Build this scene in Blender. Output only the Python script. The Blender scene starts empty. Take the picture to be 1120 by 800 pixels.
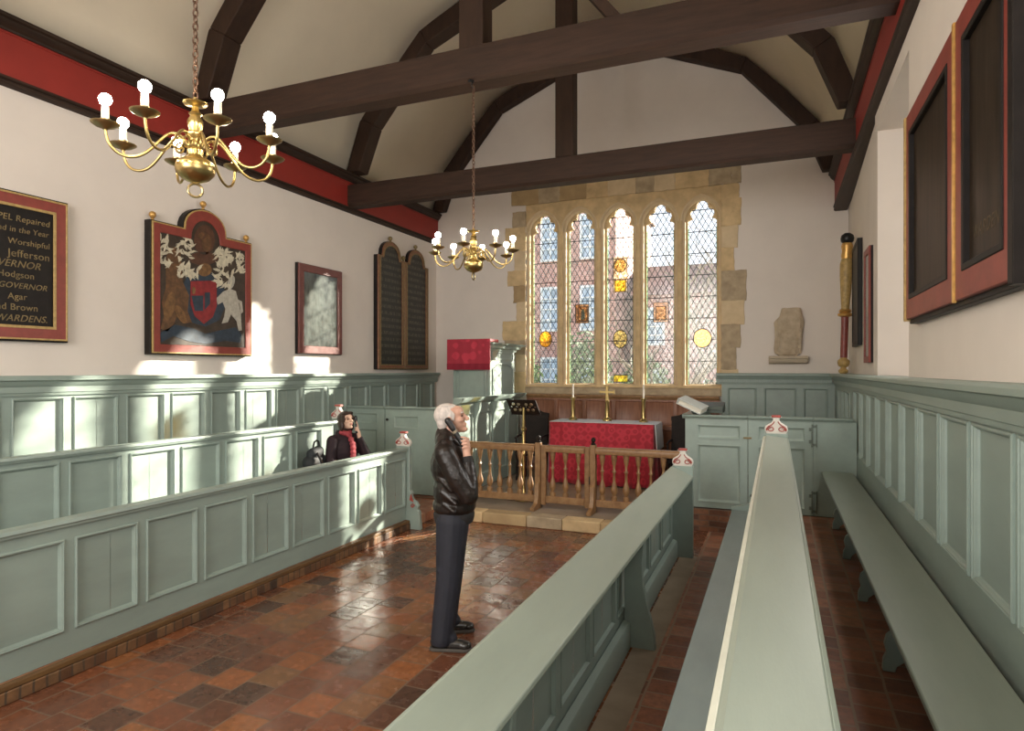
SUN, E_REC, E_SOU, E_WES, SKY, EXPO, BULB = 42, 75, 120, 400, 2.0, 0.0, 120
import bpy, bmesh, math, random
from mathutils import Vector, Matrix, Quaternion
random.seed(11)
SC = bpy.context.scene
COL = SC.collection
V = Vector
PI = math.pi
I4 = Matrix.Identity(4)

# ------------------------------------------------------------------ materials
MATS = {}
def nodes(name):
    m = bpy.data.materials.new(name); m.use_nodes = True
    nt = m.node_tree; b = nt.nodes['Principled BSDF']
    return m, nt, b
def N(nt, typ, **kw):
    n = nt.nodes.new(typ)
    for k, v in kw.items():
        if k in n.inputs: n.inputs[k].default_value = v
        else: setattr(n, k, v)
    return n
def rgba(c): return (c[0], c[1], c[2], 1)
def srgb(r, g, b):
    f = lambda c: (c/255/12.92) if c/255 <= .04045 else ((c/255+.055)/1.055)**2.4
    return (f(r), f(g), f(b))
def mat(name, col, rough=.5, metal=0, var=.12, vscale=6, stretch=(1,1,1), bump=0, bscale=40, spec=.5, col2=None, coat=0):
    m, nt, b = nodes(name)
    tc = N(nt, 'ShaderNodeTexCoord'); mp = N(nt, 'ShaderNodeMapping')
    mp.inputs['Scale'].default_value = stretch
    nt.links.new(tc.outputs['Object'], mp.inputs['Vector'])
    nz = N(nt, 'ShaderNodeTexNoise', Scale=vscale, Detail=6, Roughness=.6)
    nt.links.new(mp.outputs[0], nz.inputs['Vector'])
    cr = N(nt, 'ShaderNodeValToRGB')
    lo = col2 if col2 else tuple(c*(1-var) for c in col)
    hi = col if col2 else tuple(min(1, c*(1+var)) for c in col)
    cr.color_ramp.elements[0].position = .32; cr.color_ramp.elements[1].position = .68
    cr.color_ramp.elements[0].color = rgba(lo); cr.color_ramp.elements[1].color = rgba(hi)
    nt.links.new(nz.outputs['Fac'], cr.inputs[0]); nt.links.new(cr.outputs[0], b.inputs['Base Color'])
    b.inputs['Roughness'].default_value = rough; b.inputs['Metallic'].default_value = metal
    b.inputs['Specular IOR Level'].default_value = spec
    b.inputs['Coat Weight'].default_value = coat
    if bump:
        n2 = N(nt, 'ShaderNodeTexNoise', Scale=bscale, Detail=4)
        nt.links.new(mp.outputs[0], n2.inputs['Vector'])
        bp = N(nt, 'ShaderNodeBump', Strength=bump, Distance=.01)
        nt.links.new(n2.outputs['Fac'], bp.inputs['Height']); nt.links.new(bp.outputs[0], b.inputs['Normal'])
    MATS[name] = m
    return m
def emit(name, col, s):
    m, nt, b = nodes(name)
    b.inputs['Base Color'].default_value = rgba(col)
    b.inputs['Emission Color'].default_value = rgba(col); b.inputs['Emission Strength'].default_value = s
    MATS[name] = m; return m
def tiles(name, size, ramp, mortar, gap, rough=(.25,.5), running=True, size_y=None, bumpd=.006, perp=False):
    """square-laid tiles from object coordinates: a random colour for each tile, mortar joints and a worn bump"""
    m, nt, b = nodes(name); L = nt.links.new
    sy = size_y or size
    tc = N(nt, 'ShaderNodeTexCoord')
    wob = N(nt, 'ShaderNodeTexNoise', Scale=5, Detail=3); L(tc.outputs['Object'], wob.inputs['Vector'])
    wv = N(nt, 'ShaderNodeVectorMath', operation='SCALE'); L(wob.outputs['Color'], wv.inputs[0]); wv.inputs['Scale'].default_value = .02
    ad = N(nt, 'ShaderNodeVectorMath', operation='ADD'); L(tc.outputs['Object'], ad.inputs[0]); L(wv.outputs[0], ad.inputs[1])
    sep = N(nt, 'ShaderNodeSeparateXYZ'); L(ad.outputs[0], sep.inputs[0])
    def math_(op, a, bb=None):
        n = N(nt, 'ShaderNodeMath', operation=op)
        for i, x in enumerate((a, bb)):
            if x is None: continue
            if isinstance(x, (int, float)): n.inputs[i].default_value = x
            else: L(x, n.inputs[i])
        return n.outputs[0]
    xs, ys = (sep.outputs['X'], sep.outputs['Y'])
    if perp: ys = sep.outputs['Z']; xs = math_('ADD', sep.outputs['X'], sep.outputs['Y'])
    u = math_('DIVIDE', xs, size); fu = math_('FLOOR', u)
    if perp:
        v0 = math_('DIVIDE', ys, sy); row = math_('FLOOR', v0)
        u = math_('ADD', u, math_('MULTIPLY', math_('MODULO', math_('ADD', row, 50), 2), .5)); fu = math_('FLOOR', u); v = v0; fv = row
    else:
        v = math_('DIVIDE', ys, sy)
        if running:
            w1 = N(nt, 'ShaderNodeTexWhiteNoise', noise_dimensions='1D'); L(fu, w1.inputs['W'])
            v = math_('ADD', v, w1.outputs['Value'])
        fv = math_('FLOOR', v)
    cb = N(nt, 'ShaderNodeCombineXYZ'); L(fu, cb.inputs[0]); L(fv, cb.inputs[1])
    wn = N(nt, 'ShaderNodeTexWhiteNoise', noise_dimensions='3D'); L(cb.outputs[0], wn.inputs['Vector'])
    cr = N(nt, 'ShaderNodeValToRGB'); e = cr.color_ramp.elements
    while len(e) < len(ramp): e.new(.5)
    for i, (p, c) in enumerate(ramp): e[i].position = p; e[i].color = rgba(c)
    L(wn.outputs['Value'], cr.inputs[0])
    nz = N(nt, 'ShaderNodeTexNoise', Scale=18, Detail=8, Roughness=.65); L(tc.outputs['Object'], nz.inputs['Vector'])
    mr = N(nt, 'ShaderNodeMapRange'); L(nz.outputs['Fac'], mr.inputs[0])
    mr.inputs[1].default_value = .3; mr.inputs[2].default_value = .7; mr.inputs[3].default_value = .62; mr.inputs[4].default_value = 1.25
    mul = N(nt, 'ShaderNodeVectorMath', operation='SCALE'); L(cr.outputs[0], mul.inputs[0]); L(mr.outputs[0], mul.inputs['Scale'])
    def edge(t, g):
        f = math_('FRACT', t); d = math_('MINIMUM', f, math_('SUBTRACT', 1, f))
        return math_('LESS_THAN', d, g)
    mask = math_('MAXIMUM', edge(u, gap/size/2), edge(v, gap/sy/2))
    mx = N(nt, 'ShaderNodeMix', data_type='RGBA'); L(mask, mx.inputs['Factor'])
    L(mul.outputs[0], mx.inputs['A']); mx.inputs['B'].default_value = rgba(mortar)
    L(mx.outputs['Result'], b.inputs['Base Color'])
    n3 = N(nt, 'ShaderNodeTexNoise', Scale=9, Detail=5); L(tc.outputs['Object'], n3.inputs['Vector'])
    m3 = N(nt, 'ShaderNodeMapRange'); L(n3.outputs['Fac'], m3.inputs[0]); m3.inputs[1].default_value = .3; m3.inputs[2].default_value = .7
    m3.inputs[3].default_value = rough[0]; m3.inputs[4].default_value = rough[1]
    rr = N(nt, 'ShaderNodeMix', data_type='FLOAT'); L(mask, rr.inputs['Factor']); L(m3.outputs[0], rr.inputs['A']); rr.inputs['B'].default_value = .85
    L(rr.outputs['Result'], b.inputs['Roughness'])
    hh = math_('SUBTRACT', math_('ADD', math_('MULTIPLY', n3.outputs['Fac'], .7), math_('MULTIPLY', wn.outputs['Value'], .35)), mask)
    bp = N(nt, 'ShaderNodeBump', Strength=.6, Distance=bumpd); L(hh, bp.inputs['Height']); L(bp.outputs[0], b.inputs['Normal'])
    MATS[name] = m; return m
def damask(name, col, col2, scale=9):
    m, nt, b = nodes(name); L = nt.links.new
    tc = N(nt, 'ShaderNodeTexCoord')
    vo = N(nt, 'ShaderNodeTexVoronoi', Scale=scale, feature='SMOOTH_F1'); vo.inputs['Randomness'].default_value = .25
    L(tc.outputs['Object'], vo.inputs['Vector'])
    wv = N(nt, 'ShaderNodeMath', operation='SINE'); mm = N(nt, 'ShaderNodeMath', operation='MULTIPLY'); mm.inputs[1].default_value = 22
    L(vo.outputs['Distance'], mm.inputs[0]); L(mm.outputs[0], wv.inputs[0])
    nz = N(nt, 'ShaderNodeTexNoise', Scale=scale*3, Detail=3); L(tc.outputs['Object'], nz.inputs['Vector'])
    ad = N(nt, 'ShaderNodeMath', operation='ADD'); L(wv.outputs[0], ad.inputs[0]); L(nz.outputs['Fac'], ad.inputs[1])
    cr = N(nt, 'ShaderNodeValToRGB'); cr.color_ramp.elements[0].position = .3; cr.color_ramp.elements[1].position = .9
    cr.color_ramp.elements[0].color = rgba(col2); cr.color_ramp.elements[1].color = rgba(col)
    L(ad.outputs[0], cr.inputs[0]); L(cr.outputs[0], b.inputs['Base Color'])
    b.inputs['Roughness'].default_value = .7; b.inputs['Sheen Weight'].default_value = .3
    MATS[name] = m; return m
def glassy(name, tint, gloss=.06, haze=.1, streak=.35, tint2=None, scale=(14,14,5)):
    """old leaded glass: mostly clear, streaky tint, a faint haze and a little gloss"""
    m = bpy.data.materials.new(name); m.use_nodes = True; nt = m.node_tree; L = nt.links.new
    nt.nodes.clear()
    out = N(nt, 'ShaderNodeOutputMaterial')
    tc = N(nt, 'ShaderNodeTexCoord'); mp = N(nt, 'ShaderNodeMapping'); mp.inputs['Scale'].default_value = scale
    L(tc.outputs['Object'], mp.inputs['Vector'])
    nz = N(nt, 'ShaderNodeTexNoise', Scale=1.0, Detail=4); L(mp.outputs[0], nz.inputs['Vector'])
    cr = N(nt, 'ShaderNodeValToRGB'); t2 = tint2 or tuple(c*(1-streak) for c in tint)
    cr.color_ramp.elements[0].position = .35; cr.color_ramp.elements[1].position = .62
    cr.color_ramp.elements[0].color = rgba(t2); cr.color_ramp.elements[1].color = rgba(tint)
    L(nz.outputs['Fac'], cr.inputs[0])
    tr = N(nt, 'ShaderNodeBsdfTransparent'); L(cr.outputs[0], tr.inputs['Color'])
    tl = N(nt, 'ShaderNodeBsdfTranslucent'); L(cr.outputs[0], tl.inputs['Color'])
    gl = N(nt, 'ShaderNodeBsdfGlossy', Roughness=.15)
    m1 = N(nt, 'ShaderNodeMixShader'); m1.inputs[0].default_value = haze; L(tr.outputs[0], m1.inputs[1]); L(tl.outputs[0], m1.inputs[2])
    m2 = N(nt, 'ShaderNodeMixShader'); m2.inputs[0].default_value = gloss; L(m1.outputs[0], m2.inputs[1]); L(gl.outputs[0], m2.inputs[2])
    L(m2.outputs[0], out.inputs['Surface'])
    MATS[name] = m; return m
def script_rows(name, ground, ink, axis='Z', rows=14, dens=.55):
    """worn, illegible rows of painted writing on a dark board"""
    m, nt, b = nodes(name); L = nt.links.new
    tc = N(nt, 'ShaderNodeTexCoord'); sep = N(nt, 'ShaderNodeSeparateXYZ'); L(tc.outputs['Object'], sep.inputs[0])
    mm = N(nt, 'ShaderNodeMath', operation='MULTIPLY'); mm.inputs[1].default_value = rows; L(sep.outputs['Z'], mm.inputs[0])
    fr = N(nt, 'ShaderNodeMath', operation='FRACT'); L(mm.outputs[0], fr.inputs[0])
    lt = N(nt, 'ShaderNodeMath', operation='LESS_THAN'); lt.inputs[1].default_value = .5; L(fr.outputs[0], lt.inputs[0])
    mp = N(nt, 'ShaderNodeMapping'); mp.inputs['Scale'].default_value = (1, 60, rows*1.0); L(tc.outputs['Object'], mp.inputs[0])
    nz = N(nt, 'ShaderNodeTexNoise', Scale=1, Detail=3); L(mp.outputs[0], nz.inputs['Vector'])
    gt = N(nt, 'ShaderNodeMath', operation='GREATER_THAN'); gt.inputs[1].default_value = dens; L(nz.outputs['Fac'], gt.inputs[0])
    mu = N(nt, 'ShaderNodeMath', operation='MULTIPLY'); L(lt.outputs[0], mu.inputs[0]); L(gt.outputs[0], mu.inputs[1])
    mx = N(nt, 'ShaderNodeMix', data_type='RGBA'); L(mu.outputs[0], mx.inputs['Factor']); mx.inputs['A'].default_value = rgba(ground); mx.inputs['B'].default_value = rgba(ink)
    L(mx.outputs['Result'], b.inputs['Base Color']); b.inputs['Roughness'].default_value = .45
    MATS[name] = m; return m

GREEN = (.262, .325, .288)
mat('pew_paint', GREEN, .42, var=.07, vscale=3, stretch=(2,.6,2), bump=.05, bscale=60)
mat('pew_paint_worn', (.292,.335,.280), .40, var=.10, vscale=2.5, stretch=(3,.5,1), bump=.05, bscale=60, col2=(.255,.295,.245))
mat('seat_paint', (.26,.315,.315), .42, var=.08, vscale=4, stretch=(2,.6,2))
mat('plaster', (.73,.66,.60), .9, var=.035, vscale=1.6, bump=.08, bscale=14)
mat('ceiling_plaster', (.76,.68,.55), .9, var=.05, vscale=.9, bump=.05, bscale=9)
mat('beam_wood', (.050,.026,.017), .6, spec=.25, col2=(.03,.017,.012), vscale=4, stretch=(.7,6,6), bump=.15, bscale=12)
mat('brace_wood', (.045,.023,.014), .6, spec=.25, col2=(.028,.015,.010), vscale=4, stretch=(3,3,.8), bump=.15, bscale=12)
mat('dark_moulding', (.032,.018,.012), .55, spec=.3, var=.25, vscale=5, stretch=(6,.6,6))
mat('cornice_red', (.26,.022,.015), .55, var=.08, vscale=3)
mat('frame_red', (.235,.042,.030), .45, var=.15, vscale=12)
mat('frame_brown', (.22,.085,.045), .4, var=.2, vscale=12)
mat('frame_black', (.016,.013,.012), .5, spec=.18, var=.2, vscale=12)
mat('gilt', (.62,.36,.11), .35, metal=.6, var=.2, vscale=20)
mat('gilt_paint', (.42,.28,.10), .5, var=.25, vscale=25)
mat('gilt_faded', (.20,.145,.06), .6, var=.3, vscale=25)
mat('board_black', (.014,.012,.011), .45, spec=.2, var=.3, vscale=7)
mat('board_varnish', (.030,.020,.013), .45, var=.5, vscale=3, stretch=(6,6,.7), spec=.12)
mat('oak_red', (.31,.14,.08), .42, col2=(.20,.08,.045), vscale=5, stretch=(6,3,.7), bump=.1)
mat('oak_pale', (.33,.19,.085), .38, col2=(.20,.10,.042), vscale=6, stretch=(2,6,2), bump=.1)
mat('oak_dark', (.017,.011,.009), .6, var=.3, vscale=6, spec=.2)
mat('hinge_paint', (.12,.15,.125), .5, var=.2, vscale=30)
mat('brass', (.46,.34,.14), .3, metal=1, var=.12, vscale=9)
mat('brass_old', (.36,.28,.14), .34, metal=1, var=.2, vscale=9)
mat('chain_metal', (.13,.075,.05), .4, metal=.8, var=.2)
mat('candle_cream', (.85,.80,.70), .5, var=.03)
emit('bulb_glow', (1,.84,.58), BULB)
mat('carving_white', (.66,.62,.56), .5, var=.06)
mat('carving_red', (.36,.06,.045), .5, var=.15, vscale=25)
mat('iron_black', (.02,.02,.02), .4, metal=.5)
mat('stone_gold', (.72,.53,.29), .9, col2=(.50,.36,.20), vscale=5, bump=.5, bscale=18)
mat('stone_pale', (.72,.57,.37), .9, col2=(.58,.44,.27), vscale=4, bump=.35, bscale=22)
mat('stone_grey', (.52,.41,.27), .9, col2=(.34,.26,.17), vscale=6, bump=.6, bscale=16)
mat('stone_buff', (.50,.36,.19), .9, col2=(.34,.23,.12), vscale=3, bump=.4, bscale=20)
mat('carved_stone', (.58,.48,.35), .95, col2=(.42,.33,.23), vscale=8, bump=.6, bscale=22)
mat('flag_stone', (.34,.265,.19), .75, col2=(.24,.185,.13), vscale=3, bump=.2, bscale=15)
mat('bracket_stone', (.52,.43,.32), .9, var=.08)
mat('lead', (.035,.038,.04), .7)
mat('white_linen', (.68,.68,.69), .85, var=.04)
mat('gold_glass_lead', (.1,.08,.05), .6)
damask('altar_damask', (.52,.022,.045), (.38,.008,.024), 8)
damask('pulpit_damask', (.48,.022,.05), (.33,.010,.03), 6)
mat('velvet_band', (.22,.006,.022), .8, var=.1)
glassy('leaded_glass', (.96,.955,.95), tint2=(.80,.82,.81), haze=.012, gloss=.04)
glassy('green_edge_glass', (.5,.78,.64), haze=.08)
glassy('roundel_glass', (1,.68,.16), haze=.72, tint2=(.45,.22,.04), scale=(40,40,40))
glassy('pale_roundel_glass', (.95,.85,.50), haze=.10, tint2=(.35,.25,.10), scale=(45,45,45))
glassy('blue_figure_glass', (.45,.72,.85), haze=.1, tint2=(.25,.45,.55), scale=(30,30,30))
glassy('cream_glass', (.98,.92,.80), haze=.12, tint2=(.62,.45,.28), scale=(30,30,30))
glassy('brown_glass', (.72,.50,.32), haze=.1, tint2=(.42,.28,.15), scale=(30,30,30))
glassy('yellow_glass', (1,.92,.25), haze=.1, tint2=(.7,.55,.12), scale=(20,20,20))
glassy('window_glass', (.50,.52,.54), haze=.05)
tiles('floor_tiles', .235, [(0,(.085,.045,.03)),(.12,(.11,.05,.03)),(.3,(.155,.058,.030)),(.55,(.20,.070,.032)),(.8,(.29,.105,.038)),(1,(.19,.10,.048))], (.15,.095,.06), .012, (.14,.34))
tiles('aisle_tiles', .18, [(0,(.20,.09,.055)),(.3,(.30,.115,.065)),(.6,(.38,.15,.085)),(1,(.42,.20,.115))], (.34,.25,.18), .014, (.35,.6))
tiles('kerb_brick', .075, [(0,(.045,.024,.014)),(.3,(.12,.055,.024)),(.7,(.20,.10,.042)),(1,(.14,.08,.038))], (.07,.045,.028), .014, (.5,.8), perp=True, size_y=.3)
tiles('riser_brick', .225, [(0,(.10,.04,.022)),(.4,(.19,.075,.035)),(1,(.25,.115,.055))], (.15,.10,.07), .012, (.5,.8), perp=True, size_y=.07)
tiles('outdoor_brick', .23, [(0,(.42,.17,.13)),(.5,(.50,.22,.17)),(1,(.54,.27,.21))], (.55,.42,.36), .012, (.7,.9), perp=True, size_y=.075)
mat('leaf_green', (.10,.17,.045), .6, col2=(.05,.10,.025), vscale=4)
mat('bark', (.13,.11,.075), .85, var=.3, vscale=8)
mat('lawn', (.10,.17,.05), .9, var=.25, vscale=2)
mat('paving', (.55,.52,.47), .9, var=.1, vscale=3)
mat('white_wood', (.78,.78,.76), .5, var=.03)
mat('sky_pane', (.35,.45,.55), .15, var=.2, vscale=2)
mat('book_cover', (.50,.53,.50), .5, var=.05)
mat('book_pages', (.72,.69,.60), .7, var=.1, stretch=(1,1,60), vscale=4)
mat('desk_green', (.05,.065,.05), .5, var=.1)
mat('mace_red', (.22,.05,.04), .4, var=.2, vscale=20)
mat('skin', (.58,.33,.24), .5, var=.07, vscale=25)
mat('skin_pale', (.66,.42,.31), .5, var=.06, vscale=25)
mat('white_hair', (.56,.50,.46), .7, var=.2, vscale=60, stretch=(1,1,.4), bump=.5, bscale=90)
mat('brown_hair', (.035,.016,.010), .45, var=.4, vscale=50, stretch=(1,1,.3), bump=.4, bscale=80)
mat('leather', (.016,.011,.009), .34, var=.3, vscale=14, bump=.9, bscale=17, spec=.4)
mat('knit_black', (.014,.012,.012), .8, var=.2)
mat('navy_denim', (.013,.014,.022), .75, var=.2, vscale=14, bump=.3, bscale=16)
mat('shoe_leather', (.02,.018,.016), .25, var=.2, spec=.6)
mat('shoe_sole', (.07,.06,.05), .6, var=.1)
mat('plum_coat', (.018,.007,.011), .8, var=.3, vscale=12)
mat('red_scarf', (.33,.045,.055), .8, var=.25, vscale=24, stretch=(3,3,.5))
mat('handset_black', (.012,.012,.012), .35, var=.1)
mat('handset_band', (.22,.18,.12), .4)
mat('eye_dark', (.02,.014,.01), .2)
mat('lip', (.42,.15,.12), .5)
mat('grey_bag', (.016,.019,.021), .7, var=.3, vscale=10, bump=.3, bscale=20)
# painted arms board
mat('paint_ground', (.045,.030,.020), .4, var=.4, vscale=9)
mat('paint_gold', (.17,.085,.03), .45, var=.45, vscale=18)
mat('paint_lion', (.115,.055,.022), .45, var=.4, vscale=18)
mat('paint_cream', (.55,.50,.38), .45, var=.25, vscale=22)
mat('paint_white', (.42,.39,.33), .45, var=.2, vscale=22)
mat('paint_red', (.23,.02,.022), .45, var=.25, vscale=18)
mat('paint_blue', (.025,.04,.06), .45, var=.3, vscale=18)
mat('paint_brown', (.085,.035,.018), .45, var=.3, vscale=18)
mat('old_glass_print', (.10,.11,.10), .12, var=.4, vscale=3, stretch=(1,3,1), spec=.5)
script_rows('worn_writing', (.020,.021,.018), (.085,.078,.058), rows=9, dens=.5)

# ------------------------------------------------------------------ mesh helpers
def link(name, me, m, parent=None):
    o = bpy.data.objects.new(name, me); COL.objects.link(o)
    if m: me.materials.append(MATS[m] if isinstance(m, str) else m)
    if parent is not None: attach(o, parent)
    return o
WORLD = {}
def wmat(o):
    return WORLD.get(o.name, I4)
def attach(o, parent):
    o.parent = parent
    o.matrix_parent_inverse = wmat(parent).inverted()
def finish(me, smooth=35):
    if smooth:
        for p in me.polygons: p.use_smooth = True
        me.set_sharp_from_angle(angle=math.radians(smooth))
class B:
    def __init__(s, T=None): s.bm = bmesh.new(); s.T = T or I4
    def face(s, vs):
        try: return s.bm.faces.new(vs)
        except ValueError: return None
    def box(s, x0, x1, y0, y1, z0, z1):
        x0, x1 = sorted((x0, x1)); y0, y1 = sorted((y0, y1)); z0, z1 = sorted((z0, z1))
        v = [s.bm.verts.new(p) for p in ((x0,y0,z0),(x1,y0,z0),(x1,y1,z0),(x0,y1,z0),(x0,y0,z1),(x1,y0,z1),(x1,y1,z1),(x0,y1,z1))]
        for f in ((3,2,1,0),(4,5,6,7),(0,1,5,4),(1,2,6,5),(2,3,7,6),(3,0,4,7)): s.face([v[i] for i in f])
        return s
    def loft(s, rings, caps=True, closed=True):
        R = [[s.bm.verts.new(p) for p in r] for r in rings]
        n = len(R[0])
        for a, b in zip(R, R[1:]):
            for i in range(n if closed else n-1):
                s.face([a[i], a[(i+1) % n], b[(i+1) % n], b[i]])
        if caps: s.face(list(reversed(R[0]))); s.face(R[-1])
        return s
    def ext(s, prof, axis, a0, a1):
        f = {'x': lambda p, a: (a, p[0], p[1]), 'y': lambda p, a: (p[0], a, p[1]), 'z': lambda p, a: (p[0], p[1], a)}[axis]
        return s.loft([[f(p, a0) for p in prof], [f(p, a1) for p in prof]])
    def lathe(s, prof, c=(0,0,0), seg=16, M=None):
        M = M or Matrix.Translation(c)
        rings = [[M @ V((r*math.cos(2*PI*i/seg), r*math.sin(2*PI*i/seg), z)) for i in range(seg)] for r, z in prof]
        return s.loft(rings)
    def ball(s, c, r, seg=14, rot=None):
        if not isinstance(r, (tuple, list)): r = (r, r, r)
        M = Matrix.Translation(c) @ (rot.to_matrix().to_4x4() if rot else I4) @ Matrix.Diagonal((*r, 1))
        n = seg//2
        return s.lathe([(max(1e-3, math.sin(PI*k/n)), -math.cos(PI*k/n)) for k in range(n+1)], seg=seg, M=M)
    def cone(s, p0, p1, r0, r1, seg=12, rounded=True):
        p0, p1 = V(p0), V(p1); d = p1-p0; L = d.length
        q = d.to_track_quat('Z', 'Y') if L > 1e-6 else Quaternion()
        M = Matrix.Translation(p0) @ q.to_matrix().to_4x4()
        prof = []
        if rounded:
            for k in range(4): a = -PI/2 + PI/2*k/4; prof.append((max(1e-4, r0*math.cos(a)), r0*math.sin(a)))
            prof.append((r0, 0)); prof.append((r1, L))
            for k in range(1, 5): a = PI/2*k/4; prof.append((max(1e-4, r1*math.cos(a)), L + r1*math.sin(a)))
        else: prof = [(r0, 0), (r1, L)]
        return s.lathe(prof, seg=seg, M=M)
    def tube(s, pts, r, seg=8, closed=False):
        pts = [V(p) for p in pts]; n = len(pts)
        rr = r if isinstance(r, (list, tuple)) else [r]*n
        rings = []; up = None
        for i, p in enumerate(pts):
            if closed: t = (pts[(i+1) % n]-pts[i-1]).normalized()
            else: t = (pts[min(i+1, n-1)]-pts[max(i-1, 0)]).normalized()
            if up is None: up = V((0,0,1)) if abs(t.z) < .9 else V((1,0,0))
            a = t.cross(up).normalized(); up = a.cross(t).normalized()
            rings.append([p + (a*math.cos(2*PI*k/seg) + up*math.sin(2*PI*k/seg))*rr[i] for k in range(seg)])
        if closed: rings.append(rings[0]); return s.loft(rings, caps=False)
        return s.loft(rings)
    def torus(s, c, R, r, M=None, seg=20, ts=7):
        M = M or Matrix.Translation(c)
        return s.tube([M @ V((R*math.cos(2*PI*k/seg), R*math.sin(2*PI*k/seg), 0)) for k in range(seg)], r, ts, True)
    def add(s, me, M=None):
        n0 = len(s.bm.verts); s.bm.from_mesh(me)
        if M is not None:
            s.bm.verts.ensure_lookup_table()
            for v in s.bm.verts[n0:]: v.co = M @ v.co
        return s
    def mesh(s, name, smooth=35):
        bmesh.ops.transform(s.bm, matrix=s.T, verts=s.bm.verts)
        bmesh.ops.remove_doubles(s.bm, verts=s.bm.verts, dist=1e-6)
        bmesh.ops.recalc_face_normals(s.bm, faces=s.bm.faces)
        me = bpy.data.meshes.new(name); s.bm.to_mesh(me); s.bm.free(); finish(me, smooth); return me
    def out(s, name, m, parent=None, bevel=0, seg=2, smooth=35):
        o = link(name, s.mesh(name, smooth), m, parent)
        if bevel:
            b = o.modifiers.new('Bevel', 'BEVEL'); b.width = bevel; b.segments = seg; b.limit_method = 'ANGLE'; b.angle_limit = math.radians(40)
        return o
def eval_mesh(o):
    dg = bpy.context.evaluated_depsgraph_get(); dg.update()
    return bpy.data.meshes.new_from_object(o.evaluated_get(dg))
def solid(loops, depth, T=None, bevel=0, w0=0, res=2, bseg=1):
    """a plate with holes in the local uv plane, from w0-depth to w0, as a mesh"""
    cu = bpy.data.curves.new('c', 'CURVE'); cu.dimensions = '2D'; cu.fill_mode = 'BOTH'
    cu.extrude = max(1e-4, depth/2-bevel); cu.bevel_depth = bevel; cu.bevel_resolution = bseg-1
    for lp in loops:
        sp = cu.splines.new('POLY'); sp.points.add(len(lp)-1)
        for p, q in zip(sp.points, lp): p.co = (q[0], q[1], 0, 1)
        sp.use_cyclic_u = True
    o = bpy.data.objects.new('c', cu); COL.objects.link(o)
    me = eval_mesh(o); bpy.data.objects.remove(o); bpy.data.curves.remove(cu)
    me.transform((T or I4) @ Matrix.Translation((0, 0, w0-depth/2))); me.materials.clear()
    finish(me); return me
def plate(name, loops, depth, m, parent=None, T=None, bevel=0, w0=0, bseg=1):
    me = solid(loops, depth, T, bevel, w0, bseg=bseg); me.name = name
    return link(name, me, m, parent)
def text(name, s, size, m, T, parent, align='LEFT', shear=0, ext=.0015, scale=1):
    cu = bpy.data.curves.new('t', 'FONT'); cu.body = s; cu.size = size; cu.extrude = ext; cu.align_x = align; cu.shear = shear; cu.space_character = 1.05
    o = bpy.data.objects.new('t', cu); COL.objects.link(o)
    me = eval_mesh(o); bpy.data.objects.remove(o); bpy.data.curves.remove(cu)
    me.materials.clear(); me.transform(T @ Matrix.Diagonal((scale, 1, 1, 1))); me.name = name
    return link(name, me, m, parent)
def blob(prims, voxel, smooth=2, T=None):
    """one continuous surface grown round a set of tapered limbs ('c') and ellipsoids ('e')"""
    b = B()
    for p in prims:
        if p[0] == 'c': b.cone(p[1], p[2], p[3], p[4], 14)
        else: b.ball(p[1], p[2], 18, p[3] if len(p) > 3 else None)
    me = b.mesh('blob', 0)
    o = bpy.data.objects.new('blob', me); COL.objects.link(o)
    r = o.modifiers.new('r', 'REMESH'); r.mode = 'VOXEL'; r.voxel_size = voxel
    if smooth:
        k = o.modifiers.new('s', 'SMOOTH'); k.iterations = smooth; k.factor = .5
    out = eval_mesh(o); bpy.data.objects.remove(o); bpy.data.meshes.remove(me)
    out.materials.clear()
    if T is not None: out.transform(T)
    finish(out, 0)
    for p in out.polygons: p.use_smooth = True
    return out
def rect(u0, u1, v0, v1): return [(u0,v0),(u1,v0),(u1,v1),(u0,v1)]
def arc(cx, cy, r, a0, a1, n): return [(cx+r*math.cos(math.radians(a0+(a1-a0)*i/n)), cy+r*math.sin(math.radians(a0+(a1-a0)*i/n))) for i in range(n+1)]
def FR(kind, o):
    """local u (left to right), v (up), w (towards the viewer) for a face looking along kind"""
    u, w = {'+X': (V((0,1,0)), V((1,0,0))), '-X': (V((0,-1,0)), V((-1,0,0))), '-Y': (V((1,0,0)), V((0,-1,0))), '+Y': (V((-1,0,0)), V((0,1,0)))}[kind]
    M = Matrix((u, V((0,0,1)), w)).transposed().to_4x4(); M.translation = V(o); return M

# ------------------------------------------------------------------ object helpers
def props(o, label, cat, group=None):
    o['label'] = label; o['category'] = cat
    if group: o['group'] = group
    return o
def thing(name, label, cat, loc=(0,0,0), group=None):
    o = bpy.data.objects.new(name, None); COL.objects.link(o); o.location = loc; o.empty_display_size = .1
    WORLD[o.name] = Matrix.Translation(loc)
    return props(o, label, cat, group)
def struct(o, label=None):
    o['kind'] = 'structure'
    if label: o['label'] = label; o['category'] = label.split()[-1]
    return o
def sthing(name, loc=(0,0,0)):
    o = bpy.data.objects.new(name, None); COL.objects.link(o); o.location = loc; WORLD[o.name] = Matrix.Translation(loc)
    o['kind'] = 'structure'; return o
def copy_tree(o, label, loc, rotz=0, parent=None):
    c = o.copy(); COL.objects.link(c)
    if parent is None:
        c.location = loc; c.rotation_euler = (0, 0, rotz); c['label'] = label
    else: c.parent = parent; c.matrix_parent_inverse = o.matrix_parent_inverse.copy()
    for ch in o.children: copy_tree(ch, None, None, 0, c)
    return c
PANEL = [(-.010,-.002),(-.010,.009),(-.004,.014),(.001,.014),(.003,.008),(.008,.006),(.012,-.002),(.015,-.004),(.017,-.014),(.020,-.017)]
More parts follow.
